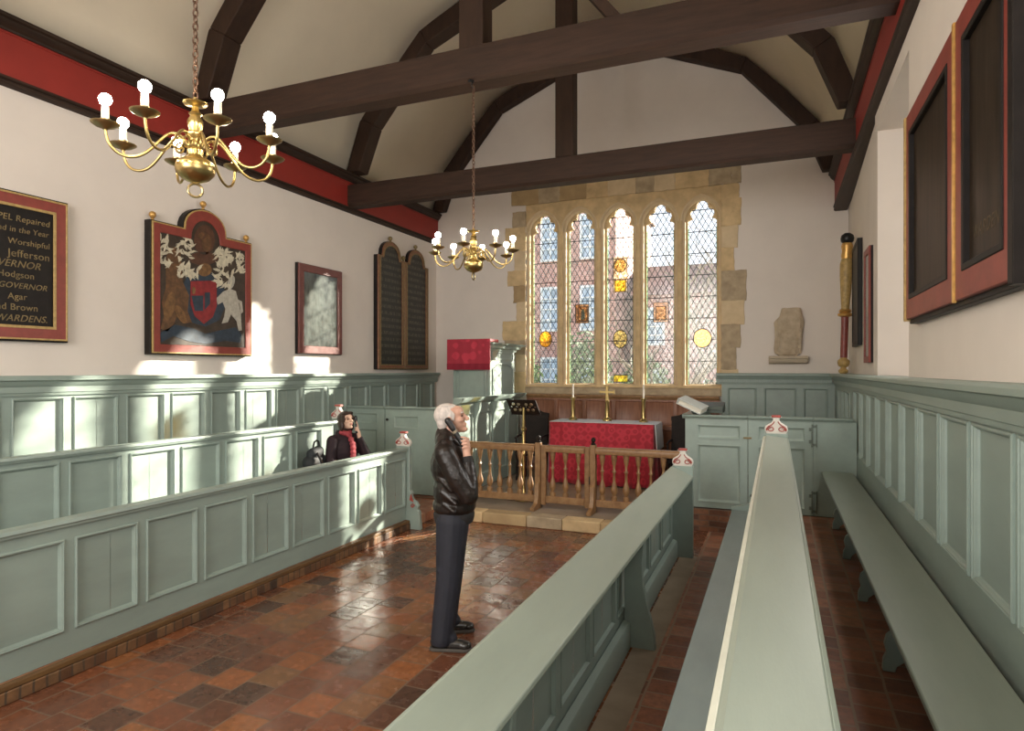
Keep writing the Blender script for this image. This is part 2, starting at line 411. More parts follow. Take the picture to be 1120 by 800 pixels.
def panel(T, u0, u1, v0, v1, m, parent, prof=PANEL, name='panel', seam=None):
    b = B(T); rings = [[(u0+i, v0+i, w), (u1-i, v0+i, w), (u1-i, v1-i, w), (u0+i, v1-i, w)] for i, w in prof]
    b.loft(rings, caps=False); i, w = prof[-1]
    cuts = [u0+i] + ([seam] if seam else []) + [u1-i]
    for k, (a, c) in enumerate(zip(cuts, cuts[1:])):
        g = .002 if seam else 0
        vs = [b.bm.verts.new(p) for p in ((a+(g if k else 0), v0+i, w), (c-(g if k < len(cuts)-2 else 0), v0+i, w), (c-(g if k < len(cuts)-2 else 0), v1-i, w), (a+(g if k else 0), v1-i, w))]
        b.face(vs)
    if seam: b.box(seam-.004, seam+.004, v0+i, v1-i, w-.008, w-.005)
    return b.out(name, m, parent)
def panelwork(T, parent, u0, u1, v0, v1, pans, m='pew_paint', thick=.04, name='frame', seams=False, prof=PANEL):
    fr = plate(name, [rect(u0, u1, v0, v1)] + [rect(*p) for p in pans], thick, m, parent, T)
    for p in pans: panel(T, *p, m, parent, prof, seam=(p[0]+(p[1]-p[0])*random.uniform(.3,.6)) if seams and random.random() < .45 else None)
    return fr
# ================================================================== THE ROOM
mat('sill_brown', (.17,.09,.03), .6, col2=(.09,.045,.016), vscale=5, stretch=(6,.6,6))
XL, XR, YE, YW = -6.15, .88, 11.0, -2.6       # west end, behind the camera
# floors
struct(B().box(XL-.2, XR+.2, YW, 12, -.12, 0).out('floor', 'floor_tiles'))
struct(B().box(-6.14, -4.17, YW+.02, 7.98, .001, .11).out('trim_1', 'aisle_tiles'))             # raised floor under the north seats
kb = sthing('trim_2', (-4.15, 2.7, 0))
B().box(-4.17, -4.135, -1.2, 6.76, .001, .075).out('brick_course', 'kerb_brick', kb, bevel=.006)
B().box(-4.19, -4.142, -1.2, 6.76, .0765, .112).out('wooden_sill', 'sill_brown', kb, bevel=.006)   # brick kerb in front of them
struct(B().box(-.02, XR-.005, YW+.02, 8.04, .001, .28).out('trim_3', 'aisle_tiles'))             # raised floor under the south wall bench
struct(B().box(-1.04, XR-.005, 8.045, YE-.01, .001, .27).out('trim_4', 'riser_brick'))           # brick plinth of the south box pew
struct(B().box(-6.14, -4.22, 8.0, YE-.01, .001, .14).out('trim_5', 'riser_brick'))               # brick plinth of the north box pew
struct(B().box(-.755, -.02, -1.2, 8.04, .0003, .003).out('trim_11', 'aisle_tiles'))
struct(B().box(-.93, -.755, -1.2, 6.9, .0005, .004).out('trim_6', 'flag_stone'))                 # stone strip along the desk
# chancel step: stone blocks
ch = sthing('trim_7', (-2.6, 7.4, 0))
B().box(-4.215, -1.05, 7.62, YE-.01, .001, .138).out('pavement', 'flag_stone', ch)
x = -4.215
for w, mm in ((.75,'stone_gold'),(.6,'stone_buff'),(.46,'stone_grey'),(.48,'stone_gold'),(.42,'stone_buff'),(.455,'stone_gold')):
    B().box(x+.003, min(x+w,-1.05)-.003, 7.4, 7.615, .001, .14).out('step_stone', mm, ch, bevel=.012); x += w
# walls
wl = struct(B().box(XL-.25, XL, YW-.2, YE+.4, 0, 5.0).out('wall_left', 'plaster'))
# right wall: pieces round the window recess and the (unseen) nearer window
WA, WB, WZ0, WZ1 = 5.33, 7.03, 1.80, 4.25      # recess in view
NA, NB = -1.6, 1.7                             # nearer south window, out of the frame
b = B()
b.box(XR, XR+1.0, YW-.2, NA, 0, 5.0); b.box(XR, XR+1.0, NA, NB, 0, 2.0); b.box(XR, XR+1.0, NA, NB, 4.25, 5.0)
b.box(XR, XR+1.0, NB, WA, 0, 5.0); b.box(XR, XR+1.0, WA, WB, 0, WZ0); b.box(XR, XR+1.0, WA, WB, WZ1, 5.0)
b.ext([(.90,WB),(XR+1.0,WB),(XR+1.0,YE+.4),(1.02,YE+.4),(1.02,YE)], 'z', 0, 5.0)
struct(b.out('wall_right', 'plaster'))
wx0, wx1, wz0, wz1 = -4.27, -.83, 1.62, 5.02
b = B()
ZC = 8.3
b.box(XL-.2, wx0, YE, YE+.4, 0, ZC); b.box(wx1, XR+.5, YE, YE+.4, 0, ZC)
b.box(wx0, wx1, YE, YE+.4, 0, wz0); b.box(wx0, wx1, YE, YE+.4, wz1, ZC)
struct(b.out('wall_back', 'plaster'))
b = B()
b.box(XL-.2, -4.4, YW-.25, YW, 0, ZC); b.box(-.8, XR+.5, YW-.25, YW, 0, ZC); b.box(-4.4, -.8, YW-.25, YW, 0, 1.7); b.box(-4.4, -.8, YW-.25, YW, 5.2, ZC)
struct(b.out('wall_front', 'plaster'))
# ceiling: plastered between the rafters
prof = [(-6.22,4.97),(-6.1,5.3),(-5.93,5.76),(-5.45,6.34),(-4.86,6.96),(-3.8,7.47),(-2.635,7.9)]
prof = prof + [(-5.27-x, z) for x, z in reversed(prof[:-1])]
b = B(); b.loft([[(x, YW-.2, z) for x, z in prof], [(x, YE+.3, z) for x, z in prof]], caps=False, closed=False)
o = b.out('ceiling', 'ceiling_plaster', smooth=60); md = o.modifiers.new('Solidify', 'SOLIDIFY'); md.thickness = .1; md.offset = 0
struct(o)
# cornices
def cornice(name, T, u0, u1, du=0):
    root = sthing(name, T @ V((u0, 4.4, 0)))
    def ext(nm, pr, m):
        b = B(T); b.loft([[(u0, v, w) for w, v in pr], [(u1, v, w+du) for w, v in pr]]); b.out(nm, m, root)
    ext('fascia', [(-.12,4.47),(.05,4.47),(.05,4.87),(-.12,4.87)], 'cornice_red')
    ext('lower_moulding', [(-.12,4.395),(.04,4.395),(.062,4.41),(.062,4.43),(.048,4.44),(.068,4.455),(.068,4.472),(-.12,4.472)], 'dark_moulding')
    ext('upper_moulding', [(-.12,4.862),(.066,4.862),(.07,4.88),(.085,4.885),(.115,4.925),(.115,4.94),(.135,4.95),(.135,4.98),(-.12,4.98)], 'dark_moulding')
    ext('bead', [(.049,4.835),(.058,4.84),(.058,4.85),(.049,4.855)], 'cornice_red')
    return root
cornice('trim_8', FR('+X', (XL,0,0)), YW, YE-.005)
cornice('trim_9', FR('-X', (XR,0,0)), -7.5, -YW)
cornice('trim_10', FR('-X', (XR,0,0)), -(YE-.005), -7.5, 0)
# roof trusses
LO = [(-6.13,5.0),(-5.87,5.79),(-4.82,6.95),(-2.62,7.86)]
LI = [(-5.90,5.0),(-5.64,5.66),(-4.72,6.73),(-2.62,7.59)]
def truss(y0, y1, label, tie=True, zb=4.62, zt=4.95, king=True, th=None):
    r = thing('roof_truss', label, 'roof truss', (-2.62, (y0+y1)/2, 4.9), 'roof trusses')
    if tie:
        b = B(); c = .035
        b.ext([(y0,zb+c),(y0+c,zb),(y1-c,zb),(y1,zb+c),(y1,zt-.01),(y1-.01,zt),(y0+.01,zt),(y0,zt-.01)], 'x', -6.10, .83); b.out('tie_beam', 'beam_wood', r)
    if king: B().box(-2.745, -2.495, y0+.02, y1-.02, zt, 7.6).out('king_post', 'brace_wood', r, bevel=.012)
    for sgn in (0, 1):
        f = (lambda p: p) if not sgn else (lambda p: (-5.24-p[0], p[1]))
        for k in range(3):
            q = [f(LO[k]), f(LO[k+1]), f(LI[k+1]), f(LI[k])]
            B().ext(q, 'y', y0+.005, y1-.005).out('brace', 'brace_wood', r, bevel=.012)
    return r
truss(2.33, 2.58, 'dark oak roof truss nearest the viewer, carrying the near chandelier', zb=4.62)
t1 = truss(5.32, 5.58, 'big dark oak roof truss across the middle, the far chandelier hanging from its tie beam')
B().ext([(-1.32,4.953),(-1.20,4.953),(-2.492,6.61),(-2.492,6.45)], 'y', 5.40, 5.50).out('strut', 'brace_wood', t1, bevel=.006)
truss(8.14, 8.40, 'dark oak roof truss with tie beam just in front of the stained glass window', zb=4.47, zt=4.80)
truss(10.80, 10.99, 'dark curved oak braces of the roof truss set against the window end wall', tie=False, king=False)

# ------------------------------------------------------------------ east window
W1 = sthing('window_1', (-2.55, YE, wz0))
TE = FR('-Y', (0, YE, 0))
cx = [-3.95, -3.25, -2.55, -1.85, -1.15]
HW, ZS, ZB = .245, 4.36, 1.70
def lobes(grow=0):
    out = []
    cs = [(-.155,.06,.10),(.155,.06,.10),(-.105,.235,.098),(.105,.235,.098),(0,.36,.105),(0,.14,.12)]
    for k in range(0, 73):
        a = math.radians(-5+190*k/72); d = (math.cos(a), math.sin(a)); r = 0
        for x, y, R in cs:
            y -= .05; R += grow; bq = d[0]*x+d[1]*y; dd = bq*bq-(x*x+y*y-R*R)
            if dd >= 0: r = max(r, bq+math.sqrt(dd))
        out.append((d[0]*r, .05+d[1]*r))
    return out
head = lobes()
def light(c, grow=0):
    hd = [p for p in head if p[1] > .0]
    return [(c-HW, ZB), (c+HW, ZB), (c+HW, ZS)] + [(c+max(-HW, min(HW, p[0])), ZS+p[1]) for p in hd] + [(c-HW, ZS)]
def pointed(c, hw, zs, rise, n=10):
    R = (hw*hw+rise*rise)/(2*hw); a1 = math.degrees(math.asin(min(1, rise/R)))
    right = arc(c+hw-R, zs, R, 0, a1, n); left = [(2*c-p[0], p[1]) for p in reversed(right)]
    return [(c-hw, ZB-.02), (c+hw, ZB-.02)] + right + left[1:]
# tracery plate with cusped heads, and the outer moulded order with pointed heads
plate('tracery', [rect(wx0, wx1, wz0-.0, 4.98)] + [light(c) for c in cx], .09, 'stone_gold', W1, TE, .012, -.17)
plate('mullion_order', [rect(wx0+.01, wx1-.01, wz0, 4.985)] + [pointed(c, .285, 4.47, .345) for c in cx], .07, 'stone_pale', W1, TE, .02, -.075, 2)
plate('outer_order', [rect(wx0+.0, wx1-.0, wz0, 4.99)] + [pointed(c, .322, 4.46, .40) for c in cx], .035, 'stone_gold', W1, TE, .012, -.02, 2)
for c in cx:                                                         # moulded hood over each light
    pts = pointed(c, .325, 4.46, .405)[2:]
    B(TE).tube([(p[0], p[1], -.03) for p in pts], .019, 8).out('hood_moulding', 'stone_pale', W1)
B(TE).ext([(0,0)]*3, 'x', 0, 1) if False else None
b = B(); b.ext([(YE-.03,wz0-.10),(YE-.03,wz0+.0),(YE+.02,wz0+.03),(YE+.25,wz0+.09),(YE+.25,wz0-.10)], 'x', wx0, wx1); b.out('sill', 'stone_grey', W1, bevel=.008)
# quoins: rough stones round the opening, standing just proud of the plaster
random.seed(5)
def quoin(u0, u1, v0, v1, m):
    n = 5; pts = []
    for (a, bq) in (((u0,v0),(u1,v0)), ((u1,v0),(u1,v1)), ((u1,v1),(u0,v1)), ((u0,v1),(u0,v0))):
        for k in range(n):
            t = k/n; pts.append((a[0]+(bq[0]-a[0])*t+random.uniform(-.008,.008), a[1]+(bq[1]-a[1])*t+random.uniform(-.008,.008)))
    plate('quoin_stone', [pts], .05, m, W1, TE, .008, .018)
z = 1.53; lw = [.30,.14,.36,.40,.12,.18,.30,.16,.34,.20,.36]; k = 0
ms = ['stone_gold','stone_pale','stone_grey','stone_gold','stone_pale','stone_buff','stone_gold','stone_pale','stone_gold','stone_grey','stone_gold']
while z < 4.95:
    h = random.uniform(.26,.46); h = min(h, 4.98-z)
    if h < .12: break
    quoin(wx0-lw[k % 11]-.05, wx0-.004, z+.004, z+h-.004, ms[k % 11]); z += h; k += 1
z = 1.53; rw = [.20,.17,.24,.30,.33,.14,.20,.25,.22,.20,.26]; k = 0
while z < 4.95:
    h = random.uniform(.28,.5); h = min(h, 4.98-z)
    if h < .12: break
    quoin(wx1+.004, wx1+rw[k % 11]+.05, z+.004, z+h-.004, ('stone_grey' if z < 3.2 else 'stone_gold') if k % 3 else 'stone_pale'); z += h; k += 1
x = wx0-.28; k = 0
while x < wx1+.28:
    w = random.uniform(.3,.62); w = min(w, wx1+.30-x)
    if w < .1: break
    quoin(x+.006, x+w-.006, 5.0, 5.30+random.uniform(-.015,.02), random.choice(['stone_gold','stone_buff','stone_gold','stone_pale','stone_grey'])); x += w; k += 1
# glass, leads and saddle bars, one set for each light
def clipline(p, d, poly):
    ts = []
    for a, c in zip(poly, poly[1:]+poly[:1]):
        ex, ey = c[0]-a[0], c[1]-a[1]; den = d[0]*ey-d[1]*ex
        if abs(den) < 1e-9: continue
        t = ((a[0]-p[0])*ey-(a[1]-p[1])*ex)/den; q = ((a[0]-p[0])*d[1]-(a[1]-p[1])*d[0])/den
        if 0 <= q < 1: ts.append(t)
    ts.sort(); return list(zip(ts[::2], ts[1::2]))
GW = -.215
def leads(c, poly):
    b = B(TE); sx, sy = .098, .168
    for sg in (1, -1):
        d = V((sx, sg*sy)).normalized()
        for k in range(-60, 60):
            p = (c + k*sx, 3.2)
            for t0, t1 in clipline(p, d, poly):
                a = V((p[0]+d.x*t0, p[1]+d.y*t0, GW+.004)); e = V((p[0]+d.x*t1, p[1]+d.y*t1, GW+.004))
                if (e-a).length > .02: b.tube([a, e], .0052, 4)
    return b
for i, c in enumerate(cx):
    poly = light(c)
    pane = plate('glazing', [poly], .006, 'leaded_glass', W1, TE, 0, GW+.0)
    leads(c, poly).out('lead_lattice', 'lead', pane)
    b = B(TE)
    for kz in range(8):
        zz = ZB+.40+.365*kz
        for t0, t1 in clipline((c, zz), (1, 0), poly): b.box(c+t0, c+t1, zz-.006, zz+.006, GW+.004, GW+.018)
    b.out('saddle_bar', 'iron_black', pane)
    b = B(TE)
    for s in (-1, 1): b.box(c+s*HW, c+s*(HW-.022), ZB, ZS, GW+.001, GW+.008)
    b.out('edge_strip', 'green_edge_glass', pane)
    def disc(dx, z, rx, rz, m, nm='stained_roundel'):
        plate(nm, [[(c+dx+rx*math.cos(2*PI*k/28), z+rz*math.sin(2*PI*k/28)) for k in range(28)]], .006, m, pane, TE, 0, GW+.022)
        B(TE).tube([(c+dx+rx*math.cos(2*PI*k/28), z+rz*math.sin(2*PI*k/28), GW+.02) for k in range(28)], .008, 6, True).out('roundel_lead', 'lead', pane)
    def squ(dx, z, hw, hh, m, nm='stained_panel'):
        plate(nm, [rect(c+dx-hw, c+dx+hw, z-hh, z+hh)], .006, m, pane, TE, 0, GW+.022)
        B(TE).tube([(c+dx+a*hw, z+e*hh, GW+.022) for a, e in ((-1,-1),(1,-1),(1,1),(-1,1))], .008, 6, True).out('panel_lead', 'lead', pane)
    if i == 0: disc(.0, 2.52, .125, .145, 'roundel_glass')
    if i == 1:
        squ(.0, 2.97, .125, .17, 'brown_glass'); squ(.02, 2.97, .085, .13, 'cream_glass')
        plate('painted_figure', [[(c-.02,2.86),(c+.055,2.86),(c+.05,2.98),(c+.035,3.05),(c+.0,3.05),(c-.015,2.97)]], .004, 'blue_figure_glass', pane, TE, 0, GW+.03)
    if i == 2:
        squ(.0, 3.64, .125, .31, 'cream_glass'); disc(.0, 3.80, .11, .12, 'pale_roundel_glass')
        squ(.0, 3.44, .10, .10, 'yellow_glass', 'shield_panel'); disc(.0, 2.50, .125, .16, 'pale_roundel_glass'); squ(.01, 1.80, .125, .06, 'yellow_glass', 'inscribed_panel')
    if i == 3: squ(.01, 2.95, .125, .17, 'brown_glass'); squ(.01, 2.93, .085, .12, 'cream_glass')
    if i == 4: disc(.0, 2.49, .145, .155, 'roundel_glass')
# ------------------------------------------------------------------ south recess window, plus unseen south and west windows added for interior fill
def plain_window(n, T, u0, u1, v0, v1, lights):
    r = sthing('window_%d' % n, T @ V(((u0+u1)/2, v0, 0)))
    g = (u1-u0)/lights
    plate('window_frame', [rect(u0, u1, v0, v1)]+[rect(u0+g*k+.06, u0+g*(k+1)-.06, v0+.07, v1-.07) for k in range(lights)], .10, 'stone_pale', r, T, .01)
    for k in range(lights): plate('pane', [rect(u0+g*k+.055, u0+g*(k+1)-.055, v0+.06, v1-.06)], .006, 'window_glass', r, T, 0, -.05)
plain_window(2, FR('-X', (XR+.85,0,0)), -WB+.002, -WA-.002, WZ0+.002, WZ1-.002, 3)
plain_window(3, FR('-X', (XR+.85,0,0)), -NB, -NA, 2.0, 4.25, 4)
plain_window(4, FR('+Y', (0,YW-.15,0)), .8, 4.4, 1.7, 5.2, 5)
# ================================================================== PANELLING AND PEWS
CAP = [(.0,1.72),(.018,1.72),(.022,1.745),(.03,1.75),(.03,1.80),(.045,1.815),(.06,1.85),(.085,1.86),(.085,1.885),(.075,1.90),(-.16,1.90),(-.16,1.87),(.0,1.87)]
def cap_run(T, u0, u1, parent, prof=CAP, m='pew_paint', name='cap_moulding'):
    b = B(T); b.loft([[(u0, v, w) for w, v in prof], [(u1, v, w) for w, v in prof]]); return b.out(name, m, parent, smooth=25)
random.seed(21)
# north (left) wall
TLW = FR('+X', (-6.10,0,0))
wn = thing('wall_panelling', 'tall grey-green panelling along the left wall below the painted boards', 'wall panelling', (-6.1,4.5,.11))
ps = [(y, y+.42, .98, 1.69) for y in [2.41+.527*k for k in range(16)] if y+.42 < 10.8]
panelwork(TLW, wn, 1.2, 10.86, .115, 1.75, ps, seams=True, thick=.045)
cap_run(TLW, 1.2, 10.93, wn)
# south (right) wall
TRW = FR('-X', (.835,0,0))
ws = thing('wall_panelling', 'grey-green panelling along the right wall behind the long bench', 'wall panelling', (.84,4.5,.28))
ps = [(-y-.525, -y, 1.0, 1.70) for y in [.55+.605*k for k in range(13)]]
panelwork(TRW, ws, -8.64, -.2, .285, 1.75, ps, thick=.04)
ps2 = [(-y-.46, -y, 1.0, 1.66) for y in (8.80,9.36,9.92)]
panelwork(TRW, ws, -10.9, -8.645, .285, 1.75, ps2, thick=.04)
cap_run(TRW, -10.9, -.2, ws, CAP)
# east wall, behind the right hand box pew
TEW = FR('-Y', (0,10.93,0))
we = thing('wall_panelling', 'short run of dark grey-green panelling under the carved stone on the end wall', 'wall panelling', (-.05,10.95,.28))
panelwork(TEW, we, -.82, .832, .285, 1.76, [(-.72,-.30,.95,1.66),(-.17,.28,.95,1.66),(.40,.72,.95,1.66)], thick=.05)
cap_run(TEW, -.90, .79, we, [(w, v+.0) for w, v in CAP])
b = B(TEW)
for k in range(40): b.box(-.80+.038*k, -.80+.038*k+.02, 1.765, 1.80, .028, .048)
b.out('dentil_band', 'pew_paint', we)

# ------------------------------------------------------------------ poppy heads
def finial(parent, T, w=.19, h=.185):
    """carved bell-shaped head with a pair of scrolls, T at the middle of its foot"""
    hw = w/2
    right = [(hw*.84,0),(hw*1.0,.018),(hw*1.06,.042),(hw*.98,.066),(hw*.74,.082),(hw*.46,.098),(hw*.28,.120),(hw*.22,.142),(hw*.40,.156)]
    pts = right + [(-x, y) for x, y in reversed(right)]
    f = plate('finial', [pts], .05, 'carving_white', parent, T @ Matrix.Translation((0,0,.0)), .006, .030)
    for s in (-1, 1):
        for ww in (.036, -.031):
            pts = []
            for k in range(22):
                a = -.6 + 2*PI*1.35*k/21; r = .031*(1-.62*k/21)
                pts.append((s*(hw*.56 + r*1.3*math.cos(a)), .040+r*.9*math.sin(a), ww))
            B(T).tube([(s*hw*.16,.118,ww),(s*hw*.30,.096,ww),(s*hw*.52,.078,ww),(s*hw*.8,.066,ww)]+pts, .0048, 5).out('scroll', 'carving_red', f)
    B(T).box(-hw*.45, hw*.45, .156, h-.008, -.03, .036).out('cap', 'carving_red', f, bevel=.004)
    return f
# ------------------------------------------------------------------ front pew on the left
TF = FR('+X', (-4.20,0,0))
lf = thing('pew', 'long grey-green panelled pew front on a brick kerb, nearest the open floor on the left', 'pew', (-4.25,3.5,.1))
ps = [(.734+.5065*k, .734+.5065*k+.42, .29, .86) for k in range(12)]
panelwork(TF, lf, -.6, 6.76, .114, .955, ps, thick=.04, seams=True)
b = B(TF); pr = [(-.07,.95),(.022,.95),(.026,.965),(.035,.975),(.03,.997),(-.075,.997),(-.08,.975)]
b.loft([[(u, v, w) for w, v in pr] for u in (-.6, 6.76)]); b.out('cap_rail', 'pew_paint', lf, smooth=25)
def pew_end(parent, y0, y1, pts, fx, fz, flip=False):
    B().ext(pts, 'y', y0, y1).out('end_board', 'pew_paint', parent, bevel=.006)
    finial(parent, FR('-Y', (fx, (y0+y1)/2, fz)))
EX = [(-4.34,.0),(-4.00,.0),(-4.02,.22),(-4.045,.245),(-4.03,.29),(-4.06,.335),(-4.11,.36),(-4.13,.41),(-4.125,.45),(-4.15,.47),(-4.155,1.015),(-4.345,1.015)]
pew_end(lf, 6.765, 6.825, EX, -4.25, 1.015)
sc = [( -4.105+.028*math.cos(a)*(1-.05*k), .29+.028*math.sin(a)*(1-.05*k)) for k, a in enumerate([i*.5 for i in range(16)])]
B().tube([(x, 6.758, z) for x, z in sc], .006, 5).out('scroll', 'carving_red', lf)
B().ext([(-4.15,.36),(-4.09,.335),(-4.13,.43)], 'y', 6.757, 6.766).out('red_carving', 'carving_red', lf)
# ------------------------------------------------------------------ second pew on the left
TM = FR('+X', (-5.20,0,0))
lm = thing('pew', 'grey-green panelled pew back behind the seated woman, second row on the left', 'pew', (-5.25,3.5,.11))
ps = [(1.28+.5215*k, 1.28+.5215*k+.43, .765, 1.215) for k in range(10)]
panelwork(TM, lm, .3, 6.76, .12, 1.27, ps, thick=.04, seams=True)
b = B(TM); pr = [(-.07,1.262),(.022,1.262),(.026,1.275),(.035,1.285),(.03,1.305),(-.075,1.305),(-.08,1.285)]
b.loft([[(u, v, w) for w, v in pr] for u in (.3, 6.76)]); b.out('cap_rail', 'pew_paint', lm, smooth=25)
B().box(-5.18, -4.82, .3, 6.74, .555, .59).out('seat', 'seat_paint', lm, bevel=.008)
for y in (.9, 2.3, 3.7, 5.1, 6.5): B().ext([(-5.18,.112),(-4.9,.112),(-4.93,.3),(-4.88,.45),(-4.86,.553),(-5.18,.553)], 'y', y-.02, y+.02).out('seat_bracket', 'pew_paint', lm, bevel=.004)
pew_end(lm, 6.765, 6.825, [(-5.32,.112),(-4.84,.112),(-4.84,.60),(-5.06,.66),(-5.12,.75),(-5.13,1.325),(-5.32,1.325)], -5.225, 1.325)
# ------------------------------------------------------------------ front desk pew on the right
rf = thing('pew', 'grey-green pew desk on the right with sloping book ledge, beside the open floor', 'pew', (-.95,3.3,0))
YS = -.9
TR = FR('+X', (-1.0,0,0))
ps = [(YS+.25+.62*k, YS+.25+.62*k+.52, .26, .80) for k in range(12) if YS+.25+.62*k+.52 < 6.75]
plate('frame', [rect(YS, 6.82, .002, .90)]+[rect(*p) for p in ps], .045, 'pew_paint', rf, TR)
FLAT = [(-.008,-.001),(-.008,.006),(0,.006),(.006,-.012),(.008,-.016)]
for p in ps: panel(TR, *p, 'pew_paint', rf, FLAT, seam=(p[0]+p[1])/2)
b = B(); b.ext([(-1.015,.905),(-.80,.822),(-.787,.832),(-.79,.853),(-1.005,.945),(-1.025,.935)], 'y', YS, 6.815); b.out('book_ledge', 'pew_paint_worn', rf, bevel=.005)
b = B(); b.ext([(-.995,.002),(-.945,.002),(-.945,.16),(-.955,.175),(-.995,.19)], 'y', YS, 6.81); b.out('skirting', 'pew_paint', rf, bevel=.005)
def ledge_bracket(y):
    pts = [(-.99,.0),(-.775,.0),(-.78,.10),(-.80,.19),(-.835,.32),(-.862,.46),(-.868,.60),(-.855,.74),(-.84,.832),(-.99,.89)]
    B().ext(pts, 'y', y-.028, y+.028).out('bracket', 'pew_paint', rf, bevel=.005)
for y in (4.50, 2.1): ledge_bracket(y)
pew_end(rf, 6.82, 6.885, [(-1.06,.0),(-.795,.0),(-.795,.955),(-1.005,.955),(-1.01,.5),(-1.06,.42)], -.90, .955)
# ------------------------------------------------------------------ second pew on the right
rm = thing('pew', 'grey-green pew on the right seen from above along its lit-edged top, blue-grey seat beside it', 'pew', (0,3.3,0))
TR2 = FR('-X', (-.055,0,0))
ps = [(-6.75+.62*k, -6.75+.62*k+.52, .68, 1.18) for k in range(12)]
plate('frame', [rect(-6.82, -YS, .002, 1.27)]+[rect(*p) for p in ps], .05, 'pew_paint', rm, TR2)
for p in ps: panel(TR2, *p, 'pew_paint', rm)
b = B(); b.ext([(-.105,1.262),(.085,1.252),(.10,1.262),(.10,1.285),(-.088,1.305),(-.105,1.295)], 'y', YS, 6.815); b.out('top_ledge', 'pew_paint_worn', rm, bevel=.005)
b = B(); b.ext([(-.104,1.262),(-.119,1.264),(-.121,1.290),(-.104,1.297)], 'y', YS, 6.815); b.out('lit_edge', mat('lit_edge_paint', (.56,.57,.48), .45, var=.08), rm, bevel=.003)  # paler colour along the nosing stands in for window light on it
b = B(); b.ext([(.099,1.254),(.112,1.253),(.112,1.278),(.099,1.285)], 'y', YS, 6.815); b.out('ledge_edge', 'pew_paint_worn', rm, bevel=.003)
B().box(-.415, -.06, YS, 6.815, .505, .54).out('seat', 'seat_paint', rm, bevel=.008)
for y in (.3, 1.6, 2.9, 4.2, 5.5, 6.5): B().ext([(-.10,.0),(-.36,.0),(-.32,.2),(-.37,.4),(-.38,.503),(-.10,.503)], 'y', y-.02, y+.02).out('seat_bracket', 'pew_paint', rm, bevel=.004)
pew_end(rm, 6.82, 6.885, [(-.42,.0),(.105,.0),(.105,1.325),(-.105,1.325),(-.105,.75),(-.2,.62),(-.42,.56)], .0, 1.325, True)
# ------------------------------------------------------------------ long bench against the right wall
bn = thing('bench', 'long grey-green bench with curved brackets against the right wall panelling', 'bench', (.65,4,.28))
B().box(.475, .792, YS+.8, 8.06, .768, .80).out('seat', 'pew_paint_worn', bn, bevel=.007)
for y in (.7, 1.85, 2.95, 4.08, 5.24, 6.36, 7.5):
    pts = [(.79,.283),(.56,.283),(.555,.335),(.575,.36),(.555,.40),(.55,.45),(.575,.49),(.565,.55),(.535,.62),(.515,.70),(.51,.766),(.79,.766)]
    foot = [(.545,.283),(.605,.283),(.615,.315),(.65,.345),(.70,.35),(.79,.335),(.79,.766),(.63,.766),(.61,.70),(.595,.62),(.585,.54),(.59,.505),(.565,.48),(.553,.43),(.565,.385),(.548,.345)]
    B().ext(foot, 'y', y-.022, y+.022).out('bracket', 'pew_paint', bn, bevel=.005)
# ------------------------------------------------------------------ box pew on the right
BX, BY = -1.03, 8.07
TB = FR('-Y', (0,BY,0))
bp = thing('box_pew', 'grey-green box pew with closed door, end of the right hand aisle', 'box pew', (-.1,9.3,.27))
rec = [(-.012,-.001),(-.012,.006),(0,.006),(.012,-.010),(.028,-.016),(.03,-.016)]
def boxfront(T, parent, u0, u1, v0, v1, pans, name='front_panel', m='pew_paint'):
    f = plate(name, [rect(u0, u1, v0, v1)]+[rect(*p) for p in pans], .045, m, parent, T, .002)
    for p in pans: panel(T, *p, m, f, rec)
    return f
boxfront(TB, bp, BX, -.315, .285, 1.36, [(-.88,-.40,1.13,1.28),(-.88,-.40,.36,1.04)])
dr = boxfront(TB, bp, -.305, .385, .285, 1.36, [(-.19,.30,1.13,1.28),(-.19,.30,.36,1.04)], 'door')
boxfront(TB, bp, .39, .83, .285, 1.36, [], 'end_panel')
plate('side_panel', [rect(-10.85, -BY-.046, .285, 1.36)], .045, 'pew_paint', bp, FR('-X', (BX+.0,0,0)))
capb = [(-.06,1.36),(.012,1.36),(.018,1.372),(.036,1.385),(.04,1.405),(-.065,1.405)]
for nm, u0, u1, par in (('cap_rail', BX-.035, -.315, bp), ('cap_rail', -.305, .385, dr), ('cap_rail', .39, .79, bp)):
    b = B(TB); b.loft([[(u, v, w) for w, v in capb] for u in (u0, u1)]); b.out(nm, 'pew_paint', par, smooth=25)
b = B(FR('-X', (BX,0,0))); b.loft([[(u, v, w) for w, v in capb] for u in (-10.85, -BY-.0)]); b.out('cap_rail', 'pew_paint', bp, smooth=25)
for z in (1.20, .44):
    b = B(TB); b.box(.372, .386, z-.13, z+.13, .0, .024); b.box(.345, .372, z+.05, z+.09, 0, .008); b.box(.345, .372, z-.09, z-.05, 0, .008); b.box(.388, .43, z+.09, z+.12, 0, .008); b.box(.388, .43, z-.12, z-.09, 0, .008); b.box(.42,.432, z-.13, z+.13, 0, .012)
    b.out('hinge', 'hinge_paint', dr)
b = B(TB); b.box(-.36, -.27, 1.135, 1.155, .0, .015); b.out('latch', 'gilt_faded', dr)
B(TB).ball((-.265,.47,.02), .02).out('knob', 'iron_black', dr)
